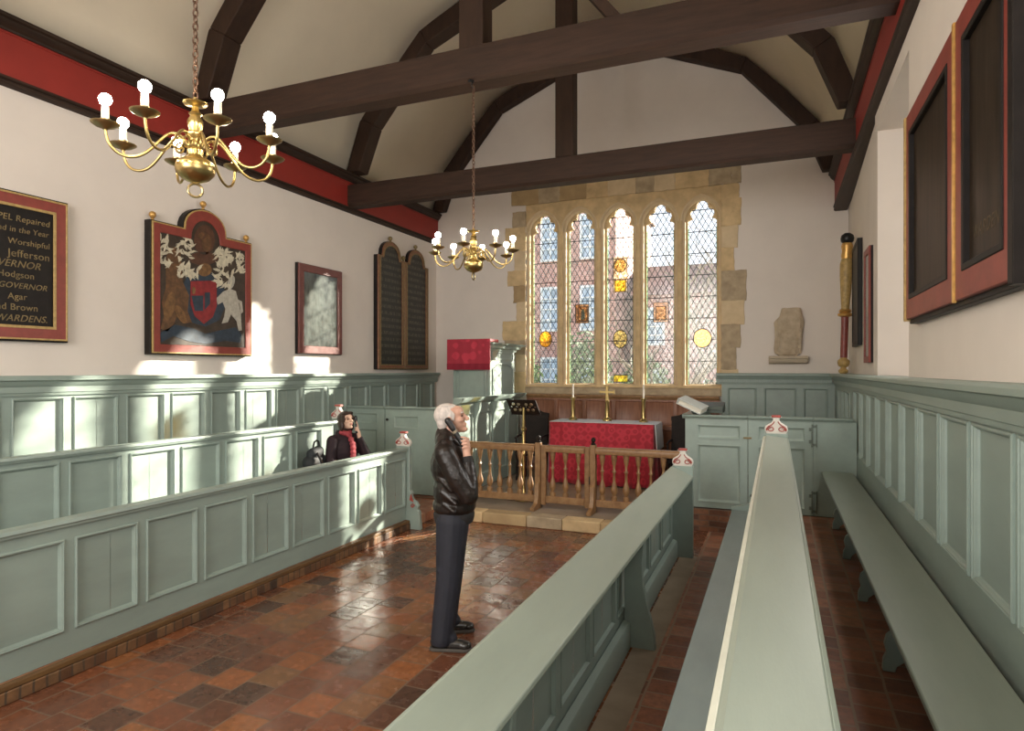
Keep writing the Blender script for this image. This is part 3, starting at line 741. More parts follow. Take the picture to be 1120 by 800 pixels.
# book desk and book on its corner
bd = thing('book_desk', 'small dark green sloping desk on top of the right hand box pew', 'book desk', (-.75,8.55,1.405))
b = B(); b.ext([(8.42,1.407),(8.86,1.407),(8.86,1.53),(8.42,1.45)], 'x', -1.0, -.62); b.out('desk_top', 'desk_green', bd, bevel=.004)
b = B(); b.ext([(8.41,1.45),(8.42,1.485),(8.44,1.49),(8.44,1.455)], 'x', -1.0, -.62); b.out('lip', 'desk_green', bd)
bk = thing('book', 'large pale closed book lying tilted on the right hand box pew corner', 'book', (-.92,8.2,1.45))
Mb = Matrix.Translation((-.965,8.21,1.495)) @ Matrix.Rotation(math.radians(-8), 4, 'Z') @ Matrix.Rotation(math.radians(24), 4, 'Y') @ Matrix.Rotation(math.radians(6), 4, 'X')
B(Mb).box(-.15, .15, -.125, .14, -.004, .048).out('pages', 'book_pages', bk)
b = B(Mb); b.box(-.165, .155, -.14, .15, .049, .060); b.box(-.165, .155, -.14, .15, -.016, -.005); b.box(-.168, -.155, -.14, .15, -.016, .06); b.out('cover', 'book_cover', bk, bevel=.003)
# ------------------------------------------------------------------ box pew on the left
LY = 8.05
TL = FR('-Y', (0,LY,0))
lb = thing('box_pew', 'grey-green box pew with plain panelled door below the pulpit, behind the seated woman', 'box pew', (-5.2,9.2,.14))
boxfront(TL, lb, -6.04, -5.37, .15, 1.37, [(-5.97,-5.50,1.16,1.30),(-5.97,-5.50,.30,1.06)])
dl = boxfront(TL, lb, -5.355, -4.23, .15, 1.37, [(-5.20,-4.80,1.10,1.27)], 'door')
for u0, u1, par in ((-6.02,-5.37,lb), (-5.355,-4.20,dl)):
    b = B(TL); b.loft([[(u, v, w) for w, v in [(-.06,1.37),(.01,1.37),(.03,1.392),(.034,1.412),(-.065,1.412)]] for u in (u0, u1)]); b.out('cap_rail', 'pew_paint', par, smooth=25)
B(TL).ball((-5.31,1.22,.022), .02).out('knob', 'iron_black', dl)
# reading desk side facing the altar rails
rd = thing('reading_desk', 'grey-green panelled reading desk with moulded sloping ledge in front of the pulpit', 'reading desk', (-4.22,9.2,.14))
TD = FR('+X', (-4.20,0,0))
panelwork(TD, rd, LY+.05, 10.55, .15, 1.46, [(8.2,8.62,.35,1.30),(8.82,9.28,.35,1.30),(9.46,9.92,.35,1.30),(10.06,10.44,.35,1.30)], thick=.05, prof=rec)
b = B(TD); pr = [(-.05,1.461),(.02,1.461),(.03,1.468),(.06,1.48),(.09,1.515),(.10,1.545),(-.05,1.545)]
b.loft([[(u, v, w) for w, v in pr] for u in (LY+.05, 10.62)]); b.out('ledge', 'pew_paint', rd, smooth=25)
for y in (8.72, 9.37, 10.0):
    b = B(); b.ext([(-4.198,.16),(-4.182,.16),(-4.182,1.12),(-4.165,1.25),(-4.12,1.36),(-4.11,1.46),(-4.198,1.46)], 'y', y-.03, y+.03); b.out('pilaster', 'pew_paint', rd, smooth=20)
# pulpit
pu = thing('pulpit', 'tall grey-green panelled pulpit with a red damask hanging, left of the window', 'pulpit', (-4.55,9.9,.14))
PX0, PX1, PY0, PY1 = -4.93, -4.26, 9.40, 10.42
def arched(T, u0, u1, v0, v1, par):
    c = (u0+u1)/2; hw = (u1-u0)/2
    sh = lambda g: [(c-hw+g, v0+g), (c+hw-g, v0+g), (c+hw-g, v1-.10), (c+hw*.62-g*.5, v1-.03-g*.5), (c+hw*.4, v1-g), (c-hw*.4, v1-g), (c-hw*.62+g*.5, v1-.03-g*.5), (c-hw+g, v1-.10)]
    plate('arched_panel', [sh(0), sh(.022)], .014, 'pew_paint', par, T, .004, .016)
    plate('arched_panel', [sh(.05)], .008, 'pew_paint', par, T, .004, .010)
bd_ = B(); bd_.box(PX0, PX1, PY0, PY1, .15, 2.27); body = bd_.out('body', 'pew_paint', pu)
TP1 = FR('-Y', (0,PY0,0)); TP2 = FR('+X', (PX1,0,0))
arched(TP1, PX0+.08, PX1-.06, 1.40, 2.10, body); arched(TP2, PY0+.08, PY1-.08, 1.50, 2.06, body)
for u in (PX0+.01, PX1-.035): B(TP1).box(u, u+.03, 1.2, 2.2, .0005, .012).out('corner_strip', 'pew_paint', body)
plate('frieze_panel', [rect(PY0+.06, PY1-.06, 2.12, 2.25), rect(PY0+.085, PY1-.085, 2.14, 2.23)], .012, 'pew_paint', body, TP2, .003, .012)
cor = [(0,2.26),(.015,2.26),(.02,2.29),(.05,2.31),(.06,2.35),(.09,2.37),(.10,2.395),(0,2.40)]
b = B()
ring = lambda w, z: [(PX0-w*.3, PY0-w, z), (PX1+w, PY0-w, z), (PX1+w, PY1+w*3.4, z), (PX0-w*.3, PY1+w*3.4, z)]
b.loft([ring(w, z) for w, z in cor[:-1]]); b.out('cornice', 'pew_paint', pu, smooth=25)
hg = thing('pulpit_hanging', 'red damask hanging with dark velvet band over the front of the pulpit', 'pulpit hanging', (-4.6,9.3,2.4))
b = B(); pts = []
X0, X1 = PX0-.045, PX1+.055
def drape(y, z0, z1, th, amp):
    n = 40; ringf = []
    for yy in (y, y+th):
        for zz in ((z0, z1) if yy == y else (z1, z0)):
            ringf.append([(X0+(X1-X0)*k/n, yy-amp*math.sin(k*.9)*(1 if zz == z0 else .3), zz) for k in range(n+1)])
    bb = B(); R = [[bb.bm.verts.new(p) for p in r] for r in ringf]
    for a, c in zip(R, R[1:]+R[:1]):
        for i in range(n): bb.face([a[i], a[i+1], c[i+1], c[i]])
    bb.face([r[0] for r in R]); bb.face([r[-1] for r in R]); return bb
drape(PY0-.135, 2.05, 2.45, .012, .004).out('cloth', 'pulpit_damask', hg)
drape(PY0-.142, 1.955, 2.055, .018, .006).out('velvet_band', 'velvet_band', hg)
B().box(X0, X1, PY0-.135, PY0+.22, 2.40, 2.452).out('cushion_top', 'pulpit_damask', hg, bevel=.012)

# ================================================================== SANCTUARY
TRD = FR('-Y', (0,10.86,0))
rr = thing('reredos', 'reddish oak panelling behind the altar, below the stained glass window', 'wall panelling', (-2.5,10.9,.14))
us = [-4.15+.52*k for k in range(7)]
pans = [(u+.03, u+.49, 1.02, 1.42) for u in us if u+.49 < -.86] + [(u+.03, u+.49, .25, .94) for u in us if u+.49 < -.86]
panelwork(TRD, rr, -4.19, -.85, .145, 1.46, pans, 'oak_red', prof=[(-.01,-.001),(-.01,.008),(0,.008),(.012,-.012),(.015,-.014)])
b = B(TRD); b.loft([[(u, v, w) for w, v in [(-.10,1.452),(.015,1.452),(.025,1.475),(.045,1.485),(.05,1.52),(-.10,1.525)]] for u in (-4.19, -.85)]); b.out('top_rail', 'oak_pale', rr, bevel=.003)
# altar
AX0, AX1, AY0, AY1, AZ = -3.37, -1.72, 9.75, 10.45, 1.13
al = thing('altar', 'altar table wholly covered by cloths, under the stained glass window', 'altar', (-2.54,10.1,.14))
B().box(AX0+.02, AX1-.02, AY0+.03, AY1, 1.07, 1.112).out('table_top', 'oak_dark', al)
for x in (AX0+.08, AX1-.08):
    for y in (AY0+.1, AY1-.08): B().box(x-.04, x+.04, y-.04, y+.04, .14, 1.069).out('leg', 'oak_dark', al, bevel=.008)
af = thing('altar_frontal', 'red damask altar cloth hanging in folds to the floor', 'altar cloth', (-2.54,9.8,.15))
b = B(); path = []
n = 90
per = [(AX0, AY1), (AX0, AY0), (AX1, AY0), (AX1, AY1)]
def along(t):
    segs = [AY1-AY0, AX1-AX0, AY1-AY0]; L = sum(segs); d = t*L
    for i, s in enumerate(segs):
        if d <= s or i == 2:
            a, c = V(per[i]), V(per[i+1]); p = a+(c-a)*min(1, d/s); nrm = V(((c-a).y, -(c-a).x)).normalized(); return p, nrm
        d -= s
rings = []
for zi in range(12):
    z = 1.118-(1.118-.155)*zi/11; r = []
    for k in range(n+1):
        p, nn = along(k/n); low = (zi/11)
        off = .006+low*.035 + low**1.3*.030*(math.sin(k*.95)+.5*math.sin(k*.41+1))
        r.append((p.x+nn.x*off, p.y+nn.y*off, z + (.012*math.sin(k*.5) if zi == 11 else 0)))
    rings.append(r)
R = [[b.bm.verts.new(p) for p in r] for r in rings]
for a, c in zip(R, R[1:]):
    for i in range(n): b.face([a[i], a[i+1], c[i+1], c[i]])
top = [b.bm.verts.new((x, y, 1.119)) for x, y in per]; b.face(top)
o = b.out('cloth', 'altar_damask', af, smooth=60); md = o.modifiers.new('Solidify', 'SOLIDIFY'); md.thickness = .005; md.offset = -1
li = thing('altar_linen', 'white linen runner over the red altar cloth, falling at the right end', 'altar linen', (-2.54,10.1,1.125))
b = B(); b.ext([(AX0+.0,1.122),(AX0+.0,1.128),(AX1+.012,1.128),(AX1+.030,1.118),(AX1+.056,.72),(AX1+.050,.72),(AX1+.018,1.118),(AX1+.008,1.122)], 'y', AY0+.035, AY1-.05); b.out('runner', 'white_linen', li)
b = B(); b.box(AX0+.0, AX1+.01, AY0-.004, AY0+.034, 1.1225, 1.1285); b.out('front_hem', 'white_linen', li)
def candlestick(x, label):
    c = thing('candlestick', label, 'candlestick', (x, 10.15, 1.129), 'altar candlesticks')
    B().lathe([(.07,0),(.07,.018),(.06,.03),(.036,.05),(.03,.075),(.027,.30),(.034,.325),(.034,.345),(.05,.36),(.05,.372),(.012,.372)], (x,10.15,1.129), 20).out('stick', 'brass', c)
    cd = B().lathe([(.014,0),(.0135,.215),(.004,.222)], (x,10.15,1.502), 12).out('candle', 'candle_cream', c)
    B().cone((x,10.15,1.722), (x,10.15,1.735), .0015, .001, 6).out('wick', 'iron_black', cd)
candlestick(-3.10, 'brass candlestick with white candle, left of the altar cross')
candlestick(-1.94, 'brass candlestick with white candle, right of the altar cross')
cr = thing('altar_cross', 'brass standing cross in the middle of the altar', 'cross', (-2.53,10.17,1.129))
B().lathe([(.072,0),(.072,.02),(.062,.035),(.042,.05),(.036,.08),(.030,.30),(.036,.315),(.020,.33)], (-2.53,10.17,1.129), 20).out('stem', 'brass', cr)
plate('cross', [[(-.022,0),(.022,0),(.018,.10),(.024,.13),(.10,.125),(.118,.112),(.118,.168),(.10,.157),(.022,.152),(.018,.21),(.03,.235),(-.03,.235),(-.018,.21),(-.022,.152),(-.10,.157),(-.118,.168),(-.118,.112),(-.10,.125),(-.024,.13),(-.018,.10)]], .03, 'brass', cr, FR('-Y', (-2.53,10.17,1.455)), .004, .015)
# altar rails
RY = 7.90; ZF = .142
def baluster(x, par, z0=ZF+.17, z1=.885):
    h = z1-z0; p = [(.030,0),(.030,.09*h),(.016,.11*h),(.028,.17*h),(.034,.24*h),(.026,.32*h),(.014,.42*h),(.0115,.60*h),(.020,.62*h),(.020,.645*h),(.012,.66*h),(.0125,.76*h),(.019,.80*h),(.025,.88*h),(.026,.93*h),(.030,.935*h),(.030,h)]
    B().lathe([(r*1.28, z) for r, z in p], (x, RY, z0), 12).out('baluster', 'oak_pale', par, smooth=50)
def rail_run(par, x0, x1, n, base=True):
    b = B(); b.ext([(RY-.05,.885),(RY+.05,.885),(RY+.06,.93),(RY+.055,.955),(RY+.03,.972),(RY-.03,.972),(RY-.055,.955),(RY-.06,.93)], 'x', x0, x1); b.out('top_rail', 'oak_pale', par, bevel=.004)
    B().box(x0, x1, RY-.035, RY+.035, ZF+.08, ZF+.17).out('bottom_rail', 'oak_pale', par, bevel=.006)
    for k in range(n): baluster(x0+(x1-x0)*(k+.5)/n, par)
def post(par, x, zt=1.0, foot=True):
    p = B().box(x-.035, x+.035, RY-.045, RY+.045, ZF, zt).out('post', 'oak_pale', par, bevel=.006)
    if foot:
        b = B(); b.ext([(RY-.24,ZF),(RY-.046,ZF),(RY-.046,.50),(RY-.075,.47),(RY-.085,.30),(RY-.12,.22),(RY-.24,ZF+.045)], 'x', x-.028, x+.028); b.out('foot', 'oak_pale', p, bevel=.005)
    B().lathe([(.03,0),(.032,.015),(.016,.03),(.03,.05),(.032,.065),(.022,.085),(.004,.095)], (x,RY,zt), 12).out('knob', 'oak_dark', p)
ra = thing('altar_rail', 'pale oak altar rail with turned balusters, left of the gate, beside the standing man', 'altar rail', (-3.5,RY,.14))
rail_run(ra, -4.10, -2.925, 8); post(ra, -2.885)
rc = thing('altar_rail', 'pale oak altar rail with turned balusters, right of the gate, running to the box pew', 'altar rail', (-1.6,RY,.14))
rail_run(rc, -2.105, -1.04, 7); post(rc, -2.145)
ga = thing('altar_gate', 'small pale oak gate with turned balusters in the middle of the altar rails', 'gate', (-2.5,RY,.14))
rail_run(ga, -2.775, -2.255, 3)
for x in (-2.81, -2.22): B().box(x-.034, x+.034, RY-.03, RY+.03, ZF+.05, .968).out('stile', 'oak_pale', ga, bevel=.006)
b = B(); b.box(-2.19,-2.182, RY-.048, RY-.03, .50, .60); b.out('latch', 'iron_black', ga)
# lectern
lx, ly = -3.25, 8.30
le = thing('lectern', 'tall brass lectern with dark pierced book plate, behind the altar rail', 'lectern', (lx,ly,.14))
B().lathe([(.13,0),(.13,.02),(.11,.035),(.06,.06),(.035,.10),(.028,.16),(.022,.20),(.021,.62),(.034,.635),(.034,.66),(.022,.68),(.021,.96),(.036,.975),(.036,1.0),(.02,1.02),(.018,1.30)], (lx,ly,.142), 16).out('column', 'brass', le)
for k in range(3):
    a = 2*PI*k/3-.6; B().tube([(lx+.05*math.cos(a),ly+.05*math.sin(a),.20),(lx+.14*math.cos(a),ly+.14*math.sin(a),.185),(lx+.2*math.cos(a),ly+.2*math.sin(a),.155)], .016, 8).out('leg', 'brass', le)
Ml = Matrix.Translation((lx+.0, ly-.02, 1.435)) @ Matrix.Rotation(math.radians(-6), 4, 'Z') @ FR('-Y', (0,0,0)) @ Matrix.Rotation(math.radians(38), 4, 'X')
holes = []
for sx in (-1, 1):
    for (u, v, r) in ((.06,.05,.028),(.14,.05,.03),(.06,-.05,.028),(.14,-.05,.03),(.10,0,.020),(.185,0,.016),(.04,0,.012)):
        holes.append([(sx*u+r*math.cos(2*PI*k/12), v+r*.9*math.sin(2*PI*k/12)) for k in range(12)])
hw, hh = .225, .125
pl = plate('book_plate', [rect(-hw,hw,-hh,hh)]+holes, .012, 'oak_dark', le, Ml, .002)
for sx in (-1, 1):
    b = B(Ml)
    for (u, v) in ((.06,.05),(.14,.05),(.06,-.05),(.14,-.05)):
        b.torus((sx*u,v,.004), .020, .0045, seg=14)
    b.out('scrollwork', 'brass_old', pl)
b = B(Ml); b.box(-hw, hw, -hh-.012, -hh, -.06, .012); b.out('book_rest', 'oak_dark', le)
# dark chairs either side of the altar
def chair(x, label):
    c = thing('sanctuary_chair', label, 'chair', (x,10.0,.14), 'dark chairs beside the altar')
    y = 9.75; w = .215
    B().box(x-w, x+w, y, y+.42, .55, .60).out('seat', 'oak_dark', c, bevel=.008)
    for sx in (-1, 1):
        B().lathe([(.022,0),(.026,.05),(.016,.08),(.024,.2),(.016,.33),(.024,.41)], (x+sx*(w-.03), y+.03, .139), 10).out('leg', 'oak_dark', c)
        B().ext([(y+.38,.139),(y+.42,.139),(y+.42,.6),(y+.49,1.2),(y+.45,1.2),(y+.38,.6)], 'x', x+sx*(w-.025)-.02, x+sx*(w-.025)+.02).out('leg', 'oak_dark', c)
        B().tube([(x+sx*(w-.01), y+.44, .86),(x+sx*w, y+.2, .86),(x+sx*w, y+.02, .83)], .018, 8).out('arm', 'oak_dark', c)
        B().lathe([(.016,0),(.02,.1),(.014,.2),(.016,.235)], (x+sx*(w-.005), y+.05, .6), 8).out('arm_support', 'oak_dark', c)
    Mc = FR('-Y', (x, y+.42, 0)) @ Matrix.Rotation(0, 4, 'X')
    B().ext([(y+.39,.62),(y+.42,.62),(y+.48,1.18),(y+.45,1.18)], 'x', x-w+.045, x+w-.045).out('backrest', 'oak_dark', c)
    plate('crest', [[(-w,0),(w,0),(w,.06),(w*.5,.08),(0,.12),(-w*.5,.08),(-w,.06)]], .03, 'oak_dark', c, FR('-Y', (x, y+.452, 1.16)), .004)
chair(-3.76, 'black carved armchair behind the lectern, left of the altar')
chair(-1.30, 'black carved armchair at the right of the altar, half hidden by the box pew')
# ================================================================== PAINTED BOARDS
TB0 = FR('+X', (XL, 0, 0))
def ring(name, loop_out, loop_in, depth, m, par, T, w0, bevel=.004):
    return plate(name, [loop_out, loop_in], depth, m, par, T, bevel, w0)
def inset(lp, d):
    """offset a closed outline inwards"""
    n = len(lp); out = []; area = sum(lp[i-1][0]*lp[i][1]-lp[i][0]*lp[i-1][1] for i in range(n)); sg = 1 if area > 0 else -1
    for i in range(n):
        p0, p1, p2 = V(lp[i-1]), V(lp[i]), V(lp[(i+1) % n]); a = (p1-p0).normalized(); c = (p2-p1).normalized()
        na = V((-a.y, a.x))*sg; nc = V((-c.y, c.x))*sg; m = (na+nc); m = m/max(.35, m.length_squared)*2 if m.length_squared > 1e-6 else na
        k = d/max(.4, (m.normalized()).dot(na)) ; q = p1+m.normalized()*k; out.append((q.x, q.y))
    return out
# text board
tb = thing('painted_board', 'black board with gold lettering in a red and gilt frame, cut by the left edge', 'painted board', (-6.1,3.3,2.2))
lp = rect(2.66, 3.93, 2.205, 3.50)
plate('board', [lp], .05, 'frame_black', tb, TB0, .003, .052)
ring('frame', inset(lp,.018), inset(lp,.125), .02, 'frame_red', tb, TB0, .068)
ring('gilt_line', inset(lp,.014), inset(lp,.026), .012, 'gilt_paint', tb, TB0, .074, .002)
ring('gilt_line', inset(lp,.115), inset(lp,.135), .014, 'gilt_paint', tb, TB0, .074, .002)
for s, y, z, sz, al, sh in (('CHAPEL Repaired', 3.77, 3.245, .075, 'RIGHT', .1), ('and in the Year', 3.76, 3.15, .068, 'RIGHT', .1), ('Worshipful', 3.77, 3.045, .072, 'RIGHT', .05),
    ('Jefferson', 3.77, 2.935, .092, 'RIGHT', 0), ('GOVERNOR', 3.69, 2.845, .086, 'RIGHT', .3), ('Hodgson', 3.64, 2.755, .078, 'RIGHT', 0), ('GOVERNOR', 3.745, 2.662, .07, 'RIGHT', .3),
    ('Agar', 3.58, 2.565, .078, 'RIGHT', 0), ('and Brown', 3.67, 2.472, .08, 'RIGHT', 0), ('WARDENS.', 3.75, 2.375, .082, 'RIGHT', .3)):
    text('lettering', s, sz, 'gilt_faded', TB0 @ Matrix.Translation((y, z, .0535)), tb, al, sh)
# royal arms
D0, D1 = 6.7, 7.98
def q(x, y):
    s = (x-62)/500; h = 655-110*s; bo = 752+14*s; t = (bo-y)/h
    lam = s*D0/((1-s)*D1+s*D0); return (4.76+1.38*lam, 2.12+1.41*t)
ra_ = thing('painted_board', 'painted coat of arms on an arched board with red frame and three gilt knobs', 'painted board', (-6.1,5.45,2.1))
def archtop(u0, u1, v0, v1, c, r, top, n=14):
    # straight top with a round-headed rise in the middle
    return [(u0,v0),(u1,v0),(u1,v1)] + [(c+r*math.cos(PI*k/n), v1+(top-v1)*math.sin(PI*k/n)**.9) for k in range(n+1)] + [(u0,v1)]
ao = archtop(4.75, 6.14, 2.12, 3.53, 5.445, .30, 3.79)
ai = archtop(4.85, 6.04, 2.22, 3.42, 5.445, .205, 3.66)
plate('board', [ao], .09, 'frame_black', ra_, TB0, .004, .094)
plate('frame', [inset(ao,.02), ai], .022, 'frame_red', ra_, TB0, .005, .112)
plate('gilt_line', [inset(ao,.012), inset(ao,.022)], .02, 'gilt_paint', ra_, TB0, .002, .115)
pg = plate('painting', [inset(ai,-.012)], .006, 'paint_ground', ra_, TB0, 0, .1)
def paint(nm, polys, m, lay): return plate(nm, [[q(*p) for p in lp] for lp in polys], .003, m, pg, TB0, 0, .1025+.0012*lay)
def el(cx, cy, rx, ry, n=18, rot=0):
    c, s = math.cos(rot), math.sin(rot); return [(cx+rx*math.cos(2*PI*k/n)*c-ry*math.sin(2*PI*k/n)*s, cy+rx*math.cos(2*PI*k/n)*s+ry*math.sin(2*PI*k/n)*c) for k in range(n)]
paint('mantle', [[(215,420),(240,370),(300,345),(350,350),(400,390),(425,440),(430,520),(400,590),(330,620),(260,600),(225,540)]], 'paint_blue', 0)
paint('lion', [[(140,250),(175,232),(205,240),(210,330),(215,400),(248,470),(240,545),(262,600),(232,605),(192,560),(172,605),(140,645),(104,628),(122,570),(112,500),(132,430),(132,330)]], 'paint_lion', 1)
paint('lion_leg', [el(150,520,26,70,rot=.2), el(205,560,20,50,rot=-.5)], 'paint_gold', 2)
paint('crest', [el(325,200,52,72), el(320,290,72,32)], 'paint_brown', 1)
paint('crest', [el(335,215,24,44), el(315,180,20,18)], 'paint_lion', 2)
paint('helmet', [el(325,345,36,32)], 'paint_gold', 2)
paint('shield', [[(255,400),(385,398),(386,520),(366,575),(322,608),(276,570),(254,510)]], 'paint_red', 3)
paint('quarter', [[(258,470),(318,470),(318,545),(276,545)], [(325,540),(352,510),(352,455),(325,455)]], 'paint_blue', 4)
paint('quarter', [el(270,445,9,18)], 'paint_gold', 5)
paint('unicorn', [[(384,485),(418,452),(452,438),(482,450),(492,490),(507,560),(512,640),(496,642),(486,595),(458,562),(442,600),(412,606),(424,572),(430,535),(416,502),(392,515)]], 'paint_white', 2)
paint('unicorn_head', [el(458,408,17,34,rot=.3), [(470,480),(512,500),(518,550),(508,560),(500,510)]], 'paint_white', 3)
paint('ribbon', [[(100,650),(180,610),(270,630),(330,655),(400,640),(480,625),(512,660),(505,700),(430,690),(330,705),(240,690),(170,665),(110,695)]], 'paint_blue', 1)
random.seed(3); leaves = []
for (bx0, by0, bx1, by1, nn) in ((98,180,150,320,22),(170,185,265,270,20),(195,280,268,385,22),(225,330,310,375,10),(380,245,430,330,18),(425,245,470,320,16),(485,270,515,370,16),(380,340,470,430,20)):
    for k in range(nn):
        x, y = random.uniform(bx0, bx1), random.uniform(by0, by1); L = random.uniform(14, 32); w = random.uniform(6, 11); a = random.uniform(0, 2*PI)
        c, s = math.cos(a), math.sin(a)
        lf_ = [(-L,0),(-L*.3,-w),(L*.4,-w*.8),(L,w*.9),(L*.5,w*.3),(0,w*.6)]
        leaves.append([(x+u*c-v*s, y+u*s+v*c) for u, v in lf_])
def gknob(par, y, z, r=.036, m='gilt', x=XL+.06):
    B().lathe([(r*.5,0),(r*.55,r*.2),(r*.3,r*.5),(r*.6,r*.75),(r*.95,r*1.3),(r,r*1.7),(r*.85,r*2.2),(r*.4,r*2.55),(.002,r*2.65)], (x,y,z), 14).out('gilt_knob', m, par, smooth=60)
for side in (0, 1):
    lv = B()
    for lp in leaves:
        if (lp[0][0] > 340) == bool(side): lv.add(solid([[q(*p) for p in lp]], .003, TB0, 0, .1025+.0012*3+random.uniform(0,.0015)))
    lv.out('mantling', 'paint_cream', pg)
gknob(ra_, 4.80, 3.535); gknob(ra_, 5.445, 3.80); gknob(ra_, 6.09, 3.535)
mat('frame_dull', (.17,.055,.045), .4, var=.15, vscale=12)
# glazed picture
pc = thing('framed_print', 'dark glazed print in a plain reddish frame, sunlit, between the arms and the twin boards', 'framed picture', (-6.1,7.5,2.18))
lp = rect(7.03, 7.99, 2.18, 3.44)
plate('backing', [lp], .045, 'frame_black', pc, TB0, .003, .05)
plate('frame', [inset(lp,.01), inset(lp,.105)], .03, 'frame_dull', pc, TB0, .006, .072)
plate('print', [inset(lp,.10)], .005, 'old_glass_print', pc, TB0, 0, .057)
# twin arched boards
tw = thing('painted_board', 'pair of tall arched black boards in brown gilt frames, left wall beside the window end', 'painted board', (-6.1,9.72,1.96))
for u0 in (8.90, 9.725):
    u1 = u0+.815; c = (u0+u1)/2
    def ogee(g, rise):
        a, e, v0, v1 = u0+g, u1-g, 1.965+g, 3.86-g*.3
        r = .27-g*.55
        return [(a,v0),(e,v0),(e,v1),(c+r+.02,v1),(c+r,v1+.06)] + [(c+r*math.cos(PI*k/12), v1+.06+(rise-g*.6)*math.sin(PI*k/12)) for k in range(1,12)] + [(c-r,v1+.06),(c-r-.02,v1),(a,v1)]
    bo_ = plate('board', [ogee(0,.22)], .07, 'frame_black', tw, TB0, .003, .074)
    plate('frame', [ogee(.006,.22), ogee(.075,.21)], .024, 'frame_brown', tw, TB0, .006, .096)
    plate('gilt_line', [ogee(.062,.21), ogee(.078,.205)], .012, 'gilt_faded', tw, TB0, .002, .102)
    plate('gilt_line', [ogee(.012,.22), ogee(.024,.22)], .012, 'gilt_faded', tw, TB0, .002, .102)
    plate('lettered_panel', [ogee(.07,.20)], .004, 'worn_writing', tw, TB0, 0, .079)
    gknob(tw, c, 4.135, .038, 'gilt_faded')
gknob(tw, 9.72, 3.87, .038, 'gilt_faded')
# big board on the right wall
mat('letter_dim', (.075,.05,.022), .6, var=.4, vscale=25)
TB1 = FR('-X', (XR, 0, 0))
rb_ = thing('painted_board', 'large varnished black twin board in a red and gilt frame, high on the right wall', 'painted board', (.85,3.7,2.27))
lp = rect(-4.98, -2.80, 2.262, 3.645)
plate('board', [lp], .05, 'frame_black', rb_, TB1, .004, .052)
for u0, u1 in ((-4.98,-3.715), (-3.695,-2.845)):
    l2 = rect(u0+.012, u1-.006, 2.29, 3.63)
    plate('frame', [l2, inset(l2,.135)], .03, 'frame_red', rb_, TB1, .004, .078)
    plate('inner_bead', [inset(l2,.125), inset(l2,.15)], .034, 'frame_black', rb_, TB1, .004, .084)
    plate('panel', [inset(l2,.14)], .004, 'board_varnish', rb_, TB1, 0, .057)
plate('gilt_strip', [rect(-3.714,-3.696,2.28,3.635)], .02, 'gilt', rb_, TB1, .004, .088)
plate('gilt_strip', [rect(-4.978,-4.955,2.28,3.63)], .04, 'gilt_paint', rb_, TB1, .005, .09)
plate('end_strip', [rect(-2.85,-2.80,2.262,3.645)], .05, 'frame_black', rb_, TB1, .004, .1)
text('lettering', 'WARDENS', .085, 'letter_dim', TB1 @ Matrix.Translation((-3.27, 2.54, .0575)), rb_, 'CENTER', .25, .0004)
# staff, dark board and narrow frame beyond the window recess
st = thing('staff', 'long painted ceremonial staff leaning on the panelling ledge in the right hand corner', 'staff', (.86,9.6,1.90))
P0, P1 = V((.83,9.62,1.902)), V((.875,9.56,3.77)); D = (P1-P0)
def seg(nm, t0, t1, prof, m):
    qd = D.to_track_quat('Z','Y'); M = Matrix.Translation(P0+D*t0) @ qd.to_matrix().to_4x4(); L = D.length*(t1-t0)
    return B().lathe([(r*1.22, z*L) for r, z in prof], seg=16, M=M).out(nm, m, st, smooth=50)
seg('lower_finial', 0, .12, [(.03,0),(.046,.06),(.05,.2),(.03,.3),(.026,.38),(.05,.45),(.062,.62),(.06,.78),(.035,.9),(.03,1)], 'gilt_paint')
seg('shaft', .115, .41, [(.036,0),(.038,1)], 'mace_red')
seg('collar', .405, .46, [(.04,0),(.07,.15),(.075,.4),(.05,.55),(.066,.75),(.05,1)], 'gilt')
seg('gilt_shaft', .455, .82, [(.040,0),(.050,.3),(.064,.7),(.066,.9),(.05,1)], 'gilt_paint')
seg('neck', .815, .93, [(.05,0),(.058,.2),(.05,.5),(.06,.8),(.05,1)], 'gilt')
seg('top_knob', .925, 1.0, [(.04,0),(.062,.2),(.068,.5),(.06,.8),(.03,1)], 'iron_black')
dbd = thing('dark_board', 'tall narrow black board hung behind the painted staff', 'painted board', (.96,9.3,2.15))
b = B(); b.box(-.0225,.0225,-.42,.42,2.2501,3.5199)
o = b.out('board', 'board_black', dbd, bevel=.004); Mo = Matrix.Translation((.932,9.0,0)) @ Matrix.Rotation(math.radians(-1.7), 4, 'Z'); o.data.transform(Mo)
b = B(); b.box(-.03,-.0226,-.42,.42,3.47,3.52); b.box(-.03,-.0226,-.42,.42,2.25,2.30); b.box(-.03,-.0226,-.42,-.37,2.30,3.47); b.box(-.03,-.0226,.37,.42,2.30,3.47); o = b.out('frame', 'frame_black', dbd); o.data.transform(Mo)
nf = thing('framed_picture', 'narrow red-framed picture seen edge-on beside the window recess', 'framed picture', (.9,7.6,2.0))
TN = FR('-X', (.908,0,0)); lp = rect(-7.85,-7.42,2.03,3.22)
plate('backing', [lp], .03, 'frame_black', nf, TN, .003, .022); plate('frame', [lp, inset(lp,.06)], .02, 'frame_red', nf, TN, .003, .035); plate('print', [inset(lp,.055)], .004, 'old_glass_print', nf, TN, 0, .026)
